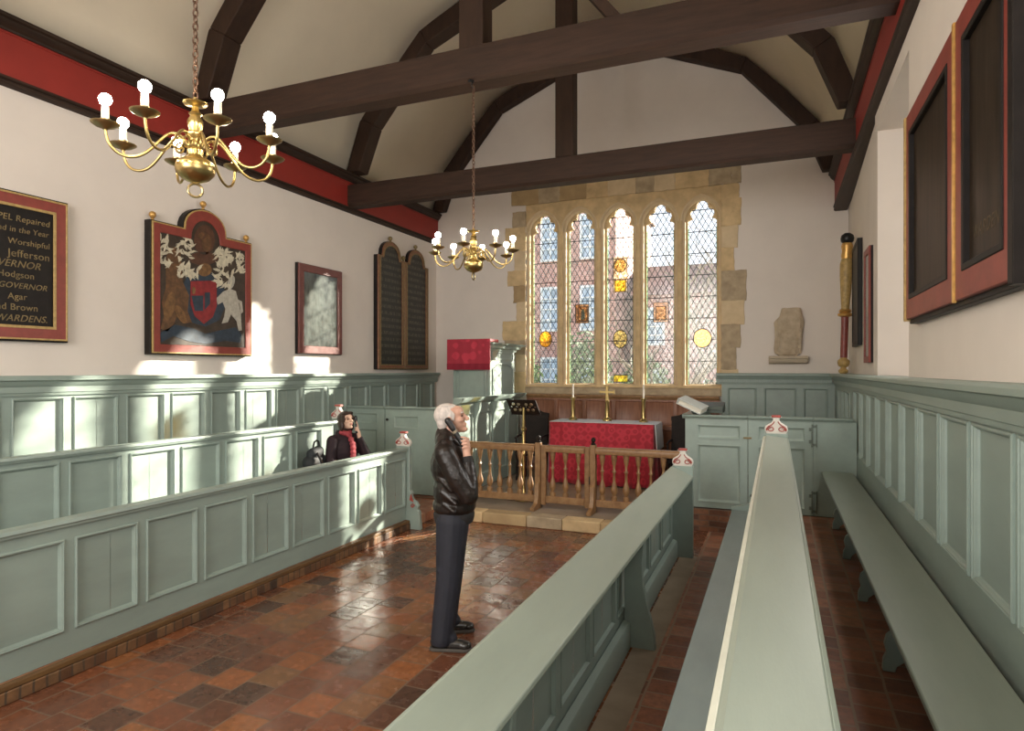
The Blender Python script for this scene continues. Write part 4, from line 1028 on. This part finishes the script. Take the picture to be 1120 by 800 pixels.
# carved stone fragment on its bracket
sb = thing('stone_bracket', 'pale stone bracket shelf fixed to the right of the window', 'bracket', (.17,10.9,2.05))
B().ext([(10.998,2.045),(10.86,2.06),(10.83,2.09),(10.82,2.125),(10.80,2.13),(10.80,2.17),(10.998,2.17)], 'x', -.11, .45).out('shelf', 'bracket_stone', sb, bevel=.006)
b = B()
sec = [(2.172,-.13,.12,.07),(2.22,-.19,.19,.09),(2.29,-.20,.20,.10),(2.45,-.185,.205,.11),(2.60,-.19,.225,.11),(2.70,-.20,.235,.12),(2.745,-.165,.23,.12),(2.79,-.12,.215,.11),(2.86,-.10,.20,.10),(2.92,-.085,.185,.09)]
rings = []
for z, a, c, d in sec:
    r = []
    for k in range(28):
        t = 2*PI*k/28; x = (a+c)/2+(c-a)/2*math.copysign(abs(math.cos(t))**.6, math.cos(t)); y = -d*.5-d*.5*math.copysign(abs(math.sin(t))**.6, math.sin(t))
        fold = .026*math.sin(x*62+z*6)*(1 if math.sin(t) > 0 and z < 2.75 else .25) + .006*math.sin(z*40+x*20)
        r.append((.165+x, 10.985+y-fold*(1 if math.sin(t) > 0 else 0), z+.008*math.sin(k*2.3)*(z > 2.85)))
    rings.append(r)
b.loft(rings); o = b.out('stone_carving', 'carved_stone', None, smooth=50); props(o, 'broken carved stone figure of draped cloth standing on the wall bracket', 'stone carving')
# ================================================================== CHANDELIERS
def chandelier(loc, label):
    c = thing('chandelier', label, 'chandelier', loc, 'brass chandeliers')
    x, y, z = loc                                                   # z: underside of the ball ring
    Z = lambda d: z+d
    B().lathe([(.012,.085),(.03,.09),(.062,.105),(.085,.13),(.092,.155),(.085,.18),(.06,.20),(.035,.212),(.030,.222),(.034,.238),(.03,.25),(.040,.26),(.040,.28),(.028,.29),(.030,.30),(.042,.312),(.042,.322),(.026,.334),(.034,.36),(.036,.385),(.022,.41),(.03,.42),(.018,.433),(.014,.455),(.052,.466),(.056,.473),(.012,.477),(.010,.50)], loc, 24).out('stem', 'brass', c, smooth=50)
    B().torus((0,0,0), .032, .006, Matrix.Translation((x,y,Z(.05))) @ Matrix.Rotation(PI/2, 4, 'X') @ Matrix.Rotation(.6, 4, 'Y'), 20, 7).out('ring', 'brass_old', c)
    b = B(); n = 40; z0 = Z(.495); z1 = 4.595; st = (z1-z0)/n
    for k in range(n):
        zz = z0+st*(k+.5); M = Matrix.Translation((x,y,zz)) @ Matrix.Rotation(PI/2*(k % 2), 4, 'Z') @ Matrix.Rotation(PI/2, 4, 'X') @ Matrix.Diagonal((.55,1,1,1))
        b.torus((0,0,0), st*.62, .0042, M, 10, 5)
    b.out('chain', 'chain_metal', c)
    b = B(); b.tube([(x,y,4.575),(x+.02,y,4.59),(x+.02,y,4.612),(x,y,4.632)], .006, 6); b.box(x-.05,x+.05,y-.02,y+.02,4.624,4.637); b.out('hook', 'iron_black', c)
    for k in range(8):
        a = PI/4*k; d = V((math.cos(a), math.sin(a), 0)); s = V((-d.y, d.x, 0)); P = V((x,y,0))
        path = [(.035,.265),(.055,.295),(.085,.31),(.115,.30),(.15,.262),(.19,.208),(.235,.165),(.285,.15),(.33,.163),(.358,.195),(.368,.228),(.372,.263)]
        # smooth the path
        for _ in range(2): path = [path[0]]+[w for i in range(len(path)-1) for w in ((path[i][0]*.75+path[i+1][0]*.25, path[i][1]*.75+path[i+1][1]*.25),(path[i][0]*.25+path[i+1][0]*.75, path[i][1]*.25+path[i+1][1]*.75))]+[path[-1]]
        bb = B(); bb.tube([P+d*r+V((0,0,Z(h))) for r, h in path], .0068, 7)
        sc = [( .075+.030*math.cos(t)*(1-.06*i), .255+.03*math.sin(t)*(1-.06*i)) for i, t in enumerate([1.6-.55*j for j in range(12)])]
        bb.tube([P+d*r+V((0,0,Z(h))) for r, h in sc], .005, 6)
        arm = bb.out('arm', 'brass', c, smooth=60)
        e = P+d*.372
        B().lathe([(.010,0),(.014,.006),(.040,.014),(.058,.026),(.060,.030),(.04,.024),(.018,.02),(.018,.04),(.022,.042),(.022,.047),(.005,.047)], (e.x,e.y,Z(.255)), 16).out('drip_pan', 'brass_old', arm, smooth=50)
        B().lathe([(.0155,0),(.0165,.03),(.0155,.045),(.016,.055),(.006,.058)], (e.x,e.y,Z(.3022)), 12).out('candle_tube', 'candle_cream', arm, smooth=50)
        B().lathe([(.008,0),(.011,.005),(.022,.015),(.027,.030),(.024,.044),(.015,.054),(.002,.057)], (e.x,e.y,Z(.3585)), 14).out('bulb', 'bulb_glow', arm, smooth=80)
    return c
YAW = math.atan2(.3816, .9243)
ch1 = chandelier((-2.6, 2.28, 2.77), 'brass chandelier of lit candle bulbs hanging nearest, in front of the arms board')
ch1.rotation_euler = (0, 0, YAW-math.radians(185))
ch2 = copy_tree(ch1, 'smaller-looking brass chandelier of lit candle bulbs hanging from the middle tie beam near the window', (-2.6, 5.36, 2.77), YAW-math.radians(145))
# ================================================================== PEOPLE
def frame_at(loc, deg): return Matrix.Translation(loc) @ Matrix.Rotation(math.radians(deg), 4, 'Z')
def finger(ps, r0, r1): return [('c', ps[i], ps[i+1], r0+(r1-r0)*i/(len(ps)-1), r0+(r1-r0)*(i+1)/(len(ps)-1)) for i in range(len(ps)-1)]
def head_prims(c, s=1, pitch=0, yaw=0, fem=False):
    """skull, face, nose, lips, chin and ears about the head centre c; pitch lifts the face, yaw turns it"""
    R = Matrix.Rotation(yaw, 4, 'Z') @ Matrix.Rotation(-pitch, 4, 'Y'); qd = R.to_quaternion(); c = V(c)
    P = lambda x, y, z: c + R @ V((x*s, y*s, z*s))
    E = lambda x, y, z, r: ('e', P(x,y,z), tuple(k*s for k in r), qd)
    jw = .9 if fem else 1
    pr = [E(-.012,0,.018,(.094,.074,.088)), E(.036,0,-.03,(.060,.057*jw,.082)), E(.055,0,.035,(.044,.056,.045)),
          ('c', P(.03,.0,-.075), P(.080,0,-.098), .038*s*jw, .021*s), E(.093,0,-.098,(.016,.018*jw,.014)),
          ('c', P(.094,0,.012), P(.122,0,-.026), .009*s, .0125*s), E(.112,.011,-.032,(.012,.009,.009)), E(.112,-.011,-.032,(.012,.009,.009)),
          E(.086,0,.022,(.016,.046,.011)), E(.096,0,-.056,(.012,.023,.0065)), E(.094,0,-.068,(.012,.020,.007)),
          E(.064,.036,-.022,(.03,.024,.022)), E(.064,-.036,-.022,(.03,.024,.022)),
          E(-.004,.076,-.012,(.020,.010,.032)), E(-.004,-.076,-.012,(.020,.010,.032))]
    return pr, P, E
# ---- standing man
TM_ = frame_at((-2.17, 4.09, 0), math.degrees(YAW))
hc = (.004, 0, 1.606)
hp, HP, HE = head_prims(hc, 1.0, .16, 0)
body = hp + [('c',(-.03,0,1.40),(-.008,0,1.53),.060,.054), ('e',(0,0,1.24),(.11,.17,.20)), ('e',(.03,0,1.0),(.125,.16,.18)), ('c',(-.02,-.15,1.385),(-.02,.15,1.385),.06,.06),
    ('c',(.02,-.09,.92),(.0,-.12,.49),.085,.058), ('c',(.0,-.12,.49),(-.055,-.15,.09),.055,.04), ('c',(.02,.09,.92),(.0,.12,.49),.085,.058), ('c',(.0,.12,.49),(-.055,.15,.09),.055,.04),
    ('c',(-.05,-.15,.06),(.07,-.16,.045),.035,.03), ('c',(-.05,.15,.06),(.07,.16,.045),.035,.03),
    ('c',(-.02,-.18,1.38),(.145,-.205,1.09),.05,.042), ('c',(.145,-.205,1.09),(.132,-.135,1.345),.042,.03),
    ('c',(-.02,.18,1.38),(-.04,.25,1.10),.05,.042), ('c',(-.04,.25,1.10),(.06,.245,.87),.042,.03)]
# right hand closed round the handset at the ear
body += [('c',(.130,-.132,1.345),(.122,-.118,1.405),.027,.030), ('e',(.118,-.112,1.415),(.026,.016,.040))]
for i in range(4):
    z = 1.462-.021*i; x = .128+.003*i
    body += finger([(x,-.106,z-.012),(x+.012,-.124,z+.006),(x-.008,-.146,z+.016),(x-.038,-.148,z+.020-.004*i)], .0098, .0078)
body += finger([(.122,-.098,1.385),(.105,-.080,1.425),(.082,-.078,1.465)], .0115, .009)
# left hand hanging, lightly curled
body += [('c',(.06,.245,.87),(.085,.24,.80),.026,.028)]
for i in range(4): body += finger([(.072+.014*i,.236,.79),(.080+.014*i,.232,.745),(.076+.013*i,.222,.712+.004*abs(i-1)),(.064+.012*i,.212,.70)], .0095, .0075)
body += finger([(.108,.235,.82),(.122,.225,.785),(.120,.215,.755)], .011, .0085)
man = link('person', blob(body, .0055, 3, TM_), 'skin'); props(man, 'standing man in black leather jacket and dark jeans holding an audio handset to his ear', 'person')
hair = [HE(-.030,0,.026,(.090,.080,.086)), HE(-.058,0,-.025,(.050,.070,.065)), HE(-.006,0,.072,(.062,.058,.030)), HE(.0,-.064,.018,(.040,.017,.036)), HE(.0,.064,.018,(.040,.017,.036)), HE(-.08,0,-.06,(.02,.048,.045)), HE(.022,-.070,-.005,(.010,.008,.024)), HE(.022,.070,-.005,(.010,.008,.024))]
link('hair', blob(hair, .006, 2, TM_), 'white_hair', man)
for s in (-1, 1):
    b = B(TM_); b.ball(HP(.085,.031*s,.003), (.008,.009,.005), 10); b.out('eye', 'eye_dark', man)
    b = B(TM_); b.tube([HP(.094,.018*s,.027), HP(.094,.034*s,.031), HP(.083,.05*s,.024)], .0042, 6); b.out('eyebrow', 'white_hair', man)
    # glasses are not worn; ears stay bare
jk = [('e',(.0,0,1.27),(.145,.205,.17)), ('e',(.04,0,1.09),(.165,.205,.20)), ('e',(.03,0,.98),(.158,.195,.10)), ('c',(-.025,-.15,1.39),(-.025,.15,1.39),.075,.075),
      ('c',(-.02,-.185,1.375),(.06,-.215,1.22),.078,.074), ('c',(.06,-.215,1.22),(.148,-.210,1.085),.074,.066), ('c',(.148,-.210,1.085),(.150,-.175,1.18),.066,.060), ('c',(.150,-.175,1.18),(.136,-.140,1.315),.058,.043),
      ('c',(-.02,.185,1.375),(-.04,.245,1.12),.078,.066), ('c',(-.04,.245,1.12),(.05,.245,.90),.064,.046),
      ('c',(-.03,-.05,1.445),(-.03,.05,1.445),.070,.070), ('c',(-.035,0,1.44),(-.035,0,1.485),.078,.074)]
# folds in the leather
for p0, p1, r in (((-.06,-.14,1.32),(.02,-.20,1.22),.022),((-.06,-.15,1.20),(.03,-.215,1.12),.020),((-.04,-.16,1.10),(.06,-.21,1.03),.022),((.10,-.245,1.16),(.19,-.22,1.12),.016),((.09,-.25,1.10),(.17,-.235,1.06),.015),((-.03,-.16,1.02),(.05,-.20,.97),.018),((.13,-.20,1.22),(.19,-.17,1.20),.014),((.02,-.255,1.26),(.09,-.255,1.17),.016)):
    jk.append(('c', p0, p1, r, r*.7))
jkt = link('jacket', blob(jk, .008, 2, TM_), 'leather', man)
B(TM_).lathe([(.122,0),(.130,.03),(.132,.06),(.124,.085)], seg=28, M=Matrix.Translation((.028,0,.862)) @ Matrix.Diagonal((1.12,1.38,1,1))).out('waistband', 'knit_black', jkt, smooth=60)
cf = B(TM_); cf.cone((.138,-.145,1.30), (.131,-.133,1.342), .045, .038, 16, False); cf.out('cuff', 'knit_black', jkt)
cf = B(TM_); cf.cone((.045,.245,.91), (.062,.245,.87), .047, .04, 16, False); cf.out('cuff', 'knit_black', jkt)
co = [('c',(-.055,-.055,1.475),(-.055,.055,1.475),.030,.030), ('c',(-.055,-.055,1.475),(.02,-.07,1.455),.030,.024), ('c',(-.055,.055,1.475),(.02,.07,1.455),.030,.024), ('c',(.02,-.07,1.455),(.07,-.03,1.40),.024,.020), ('c',(.02,.07,1.455),(.07,.03,1.40),.024,.020)]
link('collar', blob(co, .007, 2, TM_), 'leather', jkt)
tr = [('e',(.025,0,.92),(.138,.170,.11)), ('c',(.02,-.085,.88),(.0,-.12,.49),.115,.090), ('c',(.0,-.12,.49),(-.045,-.15,.075),.089,.078), ('c',(.02,.085,.88),(.0,.12,.49),.115,.090), ('c',(.0,.12,.49),(-.045,.15,.075),.089,.078),
      ('c',(-.02,-.15,.13),(.02,-.155,.085),.05,.045), ('c',(-.02,.15,.13),(.02,.155,.085),.05,.045)]
for s in (-1, 1):
    for z in (.14,.19,.26,.50,.56): tr.append(('c',(-.06,s*.17,z),(.03,s*.17,z+.03),.018,.012))
tm = blob(tr, .009, 2)
bm = bmesh.new(); bm.from_mesh(tm); bmesh.ops.bisect_plane(bm, geom=bm.verts[:]+bm.edges[:]+bm.faces[:], plane_co=(0,0,.045), plane_no=(0,0,-1), clear_outer=True); bmesh.ops.holes_fill(bm, edges=[e for e in bm.edges if e.is_boundary]); bm.to_mesh(tm); bm.free(); tm.transform(TM_)
link('trousers', tm, 'navy_denim', man)
for s in (-1, 1):
    sh = [('c',(-.085,s*.15,.055),(.0,s*.155,.055),.042,.043), ('c',(.0,s*.155,.050),(.105,s*.165,.040),.042,.036), ('c',(-.04,s*.15,.07),(-.02,s*.15,.10),.045,.045), ('e',(.12,s*.167,.040),(.045,.044,.030))]
    m_ = blob(sh, .006, 2)
    bm = bmesh.new(); bm.from_mesh(m_); bmesh.ops.bisect_plane(bm, geom=bm.verts[:]+bm.edges[:]+bm.faces[:], plane_co=(0,0,.020), plane_no=(0,0,-1), clear_outer=True); bmesh.ops.holes_fill(bm, edges=[e for e in bm.edges if e.is_boundary]); bm.to_mesh(m_); bm.free(); m_.transform(TM_)
    so = link('shoe', m_, 'shoe_leather', man)
    pts = [(-.128,-.026),(-.10,-.044),(-.02,-.042),(.05,-.043),(.12,-.046),(.162,-.025),(.168,.0),(.162,.025),(.12,.046),(.05,.043),(-.02,.042),(-.10,.044),(-.128,.026)]
    Ms = TM_ @ Matrix.Translation((0, s*.155, 0)) @ Matrix.Rotation(s*.08, 4, 'Z')
    B(Ms).ext(pts, 'z', .001, .024).out('sole', 'shoe_sole', so, bevel=.005)
    b = B(TM_)
    for k in range(4): b.tube([(.02+.02*k, s*.157-.02, .090-.006*k),(.025+.02*k, s*.157, .096-.007*k),(.02+.02*k, s*.157+.02, .090-.006*k)], .003, 5)
    b.out('laces', 'knit_black', so)
def handset(T, p0, p1, label, r=.021):
    h = thing('audio_handset', label, 'audio handset', T @ V(p1)); WORLD[h.name] = Matrix.Translation(T @ V(p1))
    p0, p1 = V(p0), V(p1); d = (p1-p0)
    pr = [('c', p0, p0+d*.28, r*1.15, r*1.05), ('c', p0+d*.28, p0+d*.75, r*.82, r*.9), ('c', p0+d*.75, p1, r*1.0, r*1.1)]
    link('handset_body', blob(pr, .0045, 2, T), 'handset_black', h)
    B(T).cone(p0+d*.36, p0+d*.44, r*.96, r*.98, 16, False).out('band', 'handset_band', h)
handset(TM_, (-.005,-.118,1.595), (.122,-.124,1.40), 'long black audio guide handset held to the ear of the standing man')
# ---- seated woman
TW = frame_at((-4.93, 6.52, 0), -14)
hc = (.03, 0, 1.325)
hp, HP, HE = head_prims(hc, .98, .26, -.10, True)
sh_z = 1.10
body = hp + [('c',(-.01,0,1.12),(.01,0,1.25),.050,.046), ('e',(0,0,.98),(.10,.15,.17)), ('e',(.0,0,.76),(.12,.165,.15)), ('c',(0,-.13,sh_z),(0,.13,sh_z),.05,.05),
    ('c',(.02,-.09,.68),(.40,-.10,.66),.08,.06), ('c',(.02,.09,.68),(.40,.10,.66),.08,.06), ('c',(.40,-.10,.65),(.36,-.10,.20),.055,.04), ('c',(.40,.10,.65),(.36,.10,.20),.055,.04),
    ('c',(.35,-.10,.16),(.48,-.11,.14),.035,.028), ('c',(.35,.10,.16),(.48,.11,.14),.035,.028),
    ('c',(0,-.17,sh_z),(.04,-.24,.83),.045,.038), ('c',(.04,-.24,.83),(.25,-.15,.75),.036,.026),
    ('c',(0,.17,sh_z),(.14,.23,.87),.045,.038), ('c',(.14,.23,.87),(.125,.125,1.12),.036,.026)]
body += [('c',(.125,.125,1.12),(.122,.115,1.18),.024,.026), ('e',(.12,.112,1.195),(.022,.016,.036))]
for i in range(4):
    z = 1.238-.019*i
    ps = [(.130,.106,z-.01),(.140,.095,z+.012),(.128,.080,z+.024),(.10,.078,z+.022)] if i else [(.128,.106,1.225),(.128,.100,1.262),(.122,.094,1.295),(.114,.090,1.318)]
    body += finger(ps, .0085, .0068)
body += finger([(.118,.126,1.18),(.096,.128,1.21),(.078,.122,1.24)], .010, .008)
body += [('c',(.25,-.15,.75),(.31,-.11,.745),.024,.026)]
for i in range(4): body += finger([(.32,-.135+.018*i,.745),(.355,-.128+.018*i,.748),(.378,-.12+.018*i,.738),(.392,-.115+.018*i,.722)], .0085, .0068)
body += finger([(.29,-.085,.75),(.315,-.06,.752),(.338,-.05,.745)], .010, .008)
wo = link('person', blob(body, .0052, 3, TW), 'skin_pale'); props(wo, 'seated dark-haired woman in plum coat and red scarf, handset at her cheek', 'person')
hair = [HE(-.010,0,.045,(.094,.084,.082)), HE(-.026,0,.034,(.100,.092,.088)), HE(-.058,0,-.04,(.062,.086,.085)), HE(-.02,.072,-.045,(.056,.030,.085)), HE(-.02,-.072,-.045,(.056,.030,.085)), HE(.045,.03,.082,(.055,.05,.024)), HE(.045,-.03,.082,(.055,.05,.024)), HE(.058,.0,.070,(.036,.058,.030)), HE(.035,-.066,.02,(.042,.020,.05)), HE(.035,.066,.02,(.042,.020,.05)), HE(-.05,0,-.10,(.05,.075,.05))]
link('hair', blob(hair, .006, 2, TW), 'brown_hair', wo)
for s in (-1, 1):
    b = B(TW); b.ball(HP(.089,.030*s,.003), (.010,.013,.0075), 10); b.out('eye', 'eye_dark', wo)
    b = B(TW); b.tube([HP(.094,.016*s,.024), HP(.093,.034*s,.029), HP(.083,.05*s,.022)], .0038, 6); b.out('eyebrow', 'brown_hair', wo)
b = B(TW); b.ball(HP(.104,0,-.062), (.006,.021,.009), 10); b.out('lips', 'lip', wo)
ct = [('e',(0,0,.97),(.135,.19,.19)), ('e',(.0,0,.74),(.155,.205,.15)), ('c',(-.01,-.14,1.095),(-.01,.14,1.095),.07,.07), ('c',(0,-.18,1.085),(.04,-.25,.84),.074,.062), ('c',(.04,-.25,.84),(.23,-.16,.755),.058,.042),
      ('c',(0,.18,1.085),(.135,.235,.88),.074,.062), ('c',(.135,.235,.88),(.128,.14,1.09),.058,.042), ('c',(.02,-.10,.69),(.38,-.11,.67),.11,.09), ('c',(.02,.10,.69),(.38,.11,.67),.11,.09), ('c',(.40,-.10,.66),(.38,-.10,.45),.085,.08), ('c',(.40,.10,.66),(.38,.10,.45),.085,.08),
      ('c',(-.035,-.06,1.17),(-.035,.06,1.17),.045,.045), ('c',(.0,-.10,1.14),(.09,-.06,1.0),.035,.03), ('c',(.0,.10,1.14),(.09,.06,1.0),.035,.03)]
coat = link('coat', blob(ct, .008, 2, TW), 'plum_coat', wo)
sc_ = [('c',(.02,-.065,1.185),(.06,.0,1.165),.030,.034), ('c',(.06,0,1.165),(.02,.065,1.185),.034,.030), ('c',(.02,-.065,1.185),(-.05,0,1.19),.03,.03), ('c',(.02,.065,1.185),(-.05,0,1.19),.03,.03)]
for k in range(8):
    z = 1.15-.05*k; x = .075+.075*math.sin(min(1, k/3)*PI/2)-.01*max(0,k-5)
    sc_ += [('e',(x,.008,z),(.020,.044,.034)), ('e',(x-.004,.036,z-.01),(.018,.02,.034))]
link('scarf', blob(sc_, .006, 5, TW), 'red_scarf', wo)
b = B(TW)
for y in (-.075,): b.torus((0,0,0), .016, .004, Matrix.Translation((.03,y-.11,1.125)) @ Matrix.Rotation(.9, 4, 'X'), 14, 6)
b.out('buckle', 'gilt_faded', coat)
bt = [('c',(.38,-.10,.40),(.36,-.10,.20),.062,.052), ('c',(.38,.10,.40),(.36,.10,.20),.062,.052)]
link('trousers', blob(bt, .009, 1, TW), 'knit_black', wo)
for s in (-1, 1):
    link('shoe', blob([('c',(.335,s*.10,.157),(.47,s*.11,.145),.044,.033), ('c',(.35,s*.10,.17),(.355,s*.10,.22),.046,.044)], .007, 1, TW), 'shoe_leather', wo)
handset(TW, (.088,.098,1.365), (.120,.094,1.185), 'black audio guide handset held to the cheek of the seated woman', .018)
# bag beside her
bg = thing('backpack', 'dark grey backpack on the pew seat beside the seated woman', 'bag', (-5.0,6.12,.592))
pr = [('c',(-5.05,6.02,.70),(-5.05,6.20,.70),.10,.10), ('c',(-5.05,6.03,.88),(-5.05,6.19,.90),.09,.085), ('c',(-5.04,6.06,.98),(-5.04,6.16,1.0),.07,.07), ('c',(-4.96,6.06,.70),(-4.96,6.17,.70),.07,.07)]
mb = blob(pr, .01, 2)
bm = bmesh.new(); bm.from_mesh(mb); bmesh.ops.bisect_plane(bm, geom=bm.verts[:]+bm.edges[:]+bm.faces[:], plane_co=(0,0,.612), plane_no=(0,0,-1), clear_outer=True); bmesh.ops.holes_fill(bm, edges=[e for e in bm.edges if e.is_boundary]); bmesh.ops.translate(bm, vec=(0,0,-.019), verts=bm.verts); bm.to_mesh(mb); bm.free()
link('bag_body', mb, 'grey_bag', bg)
B().tube([(-5.03,6.06,1.04),(-5.03,6.08,1.10),(-5.03,6.12,1.115),(-5.03,6.16,1.10),(-5.03,6.17,1.045)], .011, 8).out('handle', 'knit_black', bg)
B().tube([(-4.97,6.06,.98),(-4.92,6.06,.90),(-4.87,6.07,.76),(-4.90,6.07,.66)], .014, 8).out('strap', 'knit_black', bg)
# ================================================================== OUTSIDE THE EAST WINDOW
def outdoors(o, label, cat, group=None): return props(o, label, cat, group)
b = B(); b.box(-60, 40, 11.6, 90, -.6, -.45); g = b.out('lawn', 'lawn', None); struct(g)
g.name = 'ground'
b = B(); b.box(-6, 8, 13.2, 20, -.449, -.42); pv = b.out('paving', 'paving', None, bevel=.01); struct(pv)
def house(label, x0, x1, y0, y1, h, wins, roof):
    r = thing('brick_building', label, 'building', ((x0+x1)/2, y0, -.45))
    B().box(x0, x1, y0, y1, -.45, h).out('wall', 'outdoor_brick', r)
    T = FR('-Y', (0, y0, 0))
    for (u, v, w, hh) in wins:
        f = plate('window', [rect(u-w/2, u+w/2, v, v+hh)] + [rect(u-w/2+.09+(w-.13)/3*i, u-w/2+.04+(w-.13)/3*(i+1), v+.09+(hh-.13)/4*j, v+.04+(hh-.13)/4*(j+1)) for i in range(3) for j in range(4)], .10, 'white_wood', r, T, 0, .09)
        plate('pane', [rect(u-w/2+.05, u+w/2-.05, v+.05, v+hh-.05)], .02, 'sky_pane', f, T, 0, .03)
    B().ext([(y0-.25,h-.05),(y1+.25,h-.05),((y0+y1)/2,h+roof)], 'x', x0-.2, x1+.2).out('roof', mat('roof_tile', (.18,.09,.07), .8, var=.3, vscale=9) if 'roof_tile' not in MATS else 'roof_tile', r)
    return r
house('tall red brick house with white sash windows seen through the left window lights', -17, -6.1, 26, 34, 9.6, [(x, z, 1.25, 1.9) for x in (-10.9,-8.75,-7.0) for z in (.6,3.6,6.6)] + [(x, z, 1.25, 1.9) for x in (-15,-13) for z in (.6,3.6,6.6)], 2.2)
house('lower red brick wing seen through the middle window lights', -5.6, .6, 27.5, 33, 5.2, [(x, z, 1.1, 1.6) for x in (-4.9,-.8) for z in (.4,3.0)], 1.6)
random.seed(9)
def leafcloud(c, r, n, size, lo=0):
    b = B(); c = V(c)
    for _ in range(n):
        d = V((random.gauss(0,1), random.gauss(0,1), random.gauss(0,1))).normalized()*(random.random()**.4)
        p = c+V((d.x*r[0], d.y*r[1], d.z*r[2]))
        if p.z < lo: continue
        a = V((random.uniform(-1,1), random.uniform(-1,1), random.uniform(-1,1))).normalized(); u = a.orthogonal().normalized(); s = size*random.uniform(.6,1.3)
        b.face([b.bm.verts.new(p+a*s), b.bm.verts.new(p+u*s*.5), b.bm.verts.new(p-a*s), b.bm.verts.new(p-u*s*.5)])
    return b
for i, (x, y, w, h) in enumerate(((-7.0,17.5,.85,1.9),(-5.1,17.8,.9,2.2),(-3.3,17.6,.8,1.7),(-1.5,18.2,.8,1.3))):
    lab = ['round green bush at the far left beyond the window', 'tallest green bush beyond the second window light', 'green bush beyond the middle window light', 'low green bush beyond the fourth window light'][i]
    r = thing('bush', lab, 'bush', (x,y,-.45), 'bushes outside the window')
    leafcloud((x,y,h*.5), (w,w*.8,h*.9), 1500, .11, -.44).out('foliage', 'leaf_green', r, smooth=0)
    B().tube([(x,y,-.45),(x+.05,y,.1),(x,y+.05,.6)], [.05,.04,.02], 7).out('stem', 'bark', r)
# bare leaning tree beyond the two right hand lights; its twigs dapple the sun
trr = thing('tree', 'leaning tree with spreading branches outside the two right hand window lights', 'tree', (-2.9,15.6,-.45))
b = B()
def branch(p, d, L, r, depth):
    p = V(p); pts = [p]; rr = [r]; n = 5
    for k in range(n):
        d = (d+V((random.gauss(0,.10), random.gauss(0,.10), random.gauss(0,.06)))).normalized(); p = p+d*L/n; pts.append(p); rr.append(r*(1-.55*(k+1)/n))
        if depth and k >= 1:
            for _ in range(2 if depth > 1 else 1):
                ax = V((random.gauss(0,1), random.gauss(0,.8), random.gauss(0,.6))).normalized(); branch(p, (d*.75+ax*.65).normalized(), L*.55, r*.5*(1-.1*k), depth-1)
    b.tube(pts, rr, 6 if depth > 1 else 4)
branch((-3.0,15.8,-.5), V((.42,-.02,.9)), 3.6, .16, 3)
branch((-2.0,15.7,1.6), V((.9,.05,.55)), 3.2, .07, 2)
branch((-1.2,15.8,2.6), V((.3,.1,.95)), 3.0, .06, 2)
b.out('trunk', 'bark', trr, smooth=50)
leafcloud((.2,16.0,4.9), (1.7,1.0,1.5), 110, .07).out('foliage', 'leaf_green', trr, smooth=0)

# ================================================================== LIGHT
def lamp(name, typ, loc, rot, energy, col, **kw):
    l = bpy.data.lights.new(name, typ); l.energy = energy; l.color = col
    for k, v in kw.items(): setattr(l, k, v)
    o = bpy.data.objects.new(name, l); COL.objects.link(o); o.location = loc; o.rotation_euler = rot; return o
sd = V((-.58,-1,-.405)).normalized()
s = lamp('sun', 'SUN', (5,25,12), (0,0,0), SUN, (1,.92,.78), angle=math.radians(.9)); s.rotation_euler = sd.to_track_quat('-Z','Y').to_euler()
def daylight(name, loc, d, sx, sy, e, col=(1,.97,.92)):
    o = lamp(name, 'AREA', loc, (0,0,0), e, col, shape='RECTANGLE', size=sx, size_y=sy); o.rotation_euler = V(d).to_track_quat('-Z','Z').to_euler(); return o
daylight('daylight_recess_window', (XR-.01, (WA+WB)/2, 3.03), (-1,0,0), 1.55, 2.3, E_REC)
daylight('fill_unseen_south', (XR-.01, .05, 3.1), (-1,0,0), 3.1, 2.1, E_SOU)  # area lamp added as interior fill, in the unseen south opening
daylight('fill_unseen_west', (-2.6, YW-.08, 3.45), (0,1,0), 3.4, 3.3, E_WES)  # fill lamp added behind the camera, in the unseen west opening
w = bpy.data.worlds.new('sky'); SC.world = w; w.use_nodes = True; nt = w.node_tree
bgn = nt.nodes['Background']
tc = N(nt, 'ShaderNodeTexCoord'); sp = N(nt, 'ShaderNodeSeparateXYZ'); nt.links.new(tc.outputs['Generated'], sp.inputs[0])
cr_ = N(nt, 'ShaderNodeValToRGB'); e = cr_.color_ramp.elements; e[0].position = .0; e[0].color = (.95,.97,1,1); e[1].position = .6; e[1].color = (.45,.65,1,1)
nt.links.new(sp.outputs['Z'], cr_.inputs[0]); nt.links.new(cr_.outputs[0], bgn.inputs['Color']); bgn.inputs['Strength'].default_value = SKY
# ================================================================== CAMERA
cam = bpy.data.cameras.new('camera'); co_ = bpy.data.objects.new('camera', cam); COL.objects.link(co_)
cam.sensor_fit = 'HORIZONTAL'; cam.sensor_width = 36; cam.lens = 700/1120*36; cam.shift_y = 5/1120; cam.clip_start = .05; cam.clip_end = 300
co_.location = (0,0,1.95); co_.rotation_euler = (PI/2, 0, YAW)
SC.camera = co_
SC.view_settings.view_transform = 'Standard'; SC.view_settings.look = 'None'; SC.view_settings.gamma = 1; SC.view_settings.exposure = EXPO; SC.view_settings.use_curve_mapping = False
cy = SC.cycles; cy.use_denoising = True; cy.max_bounces = 8; cy.diffuse_bounces = 5; cy.glossy_bounces = 4; cy.transparent_max_bounces = 24; cy.sample_clamp_indirect = 6; cy.caustics_reflective = False; cy.caustics_refractive = False
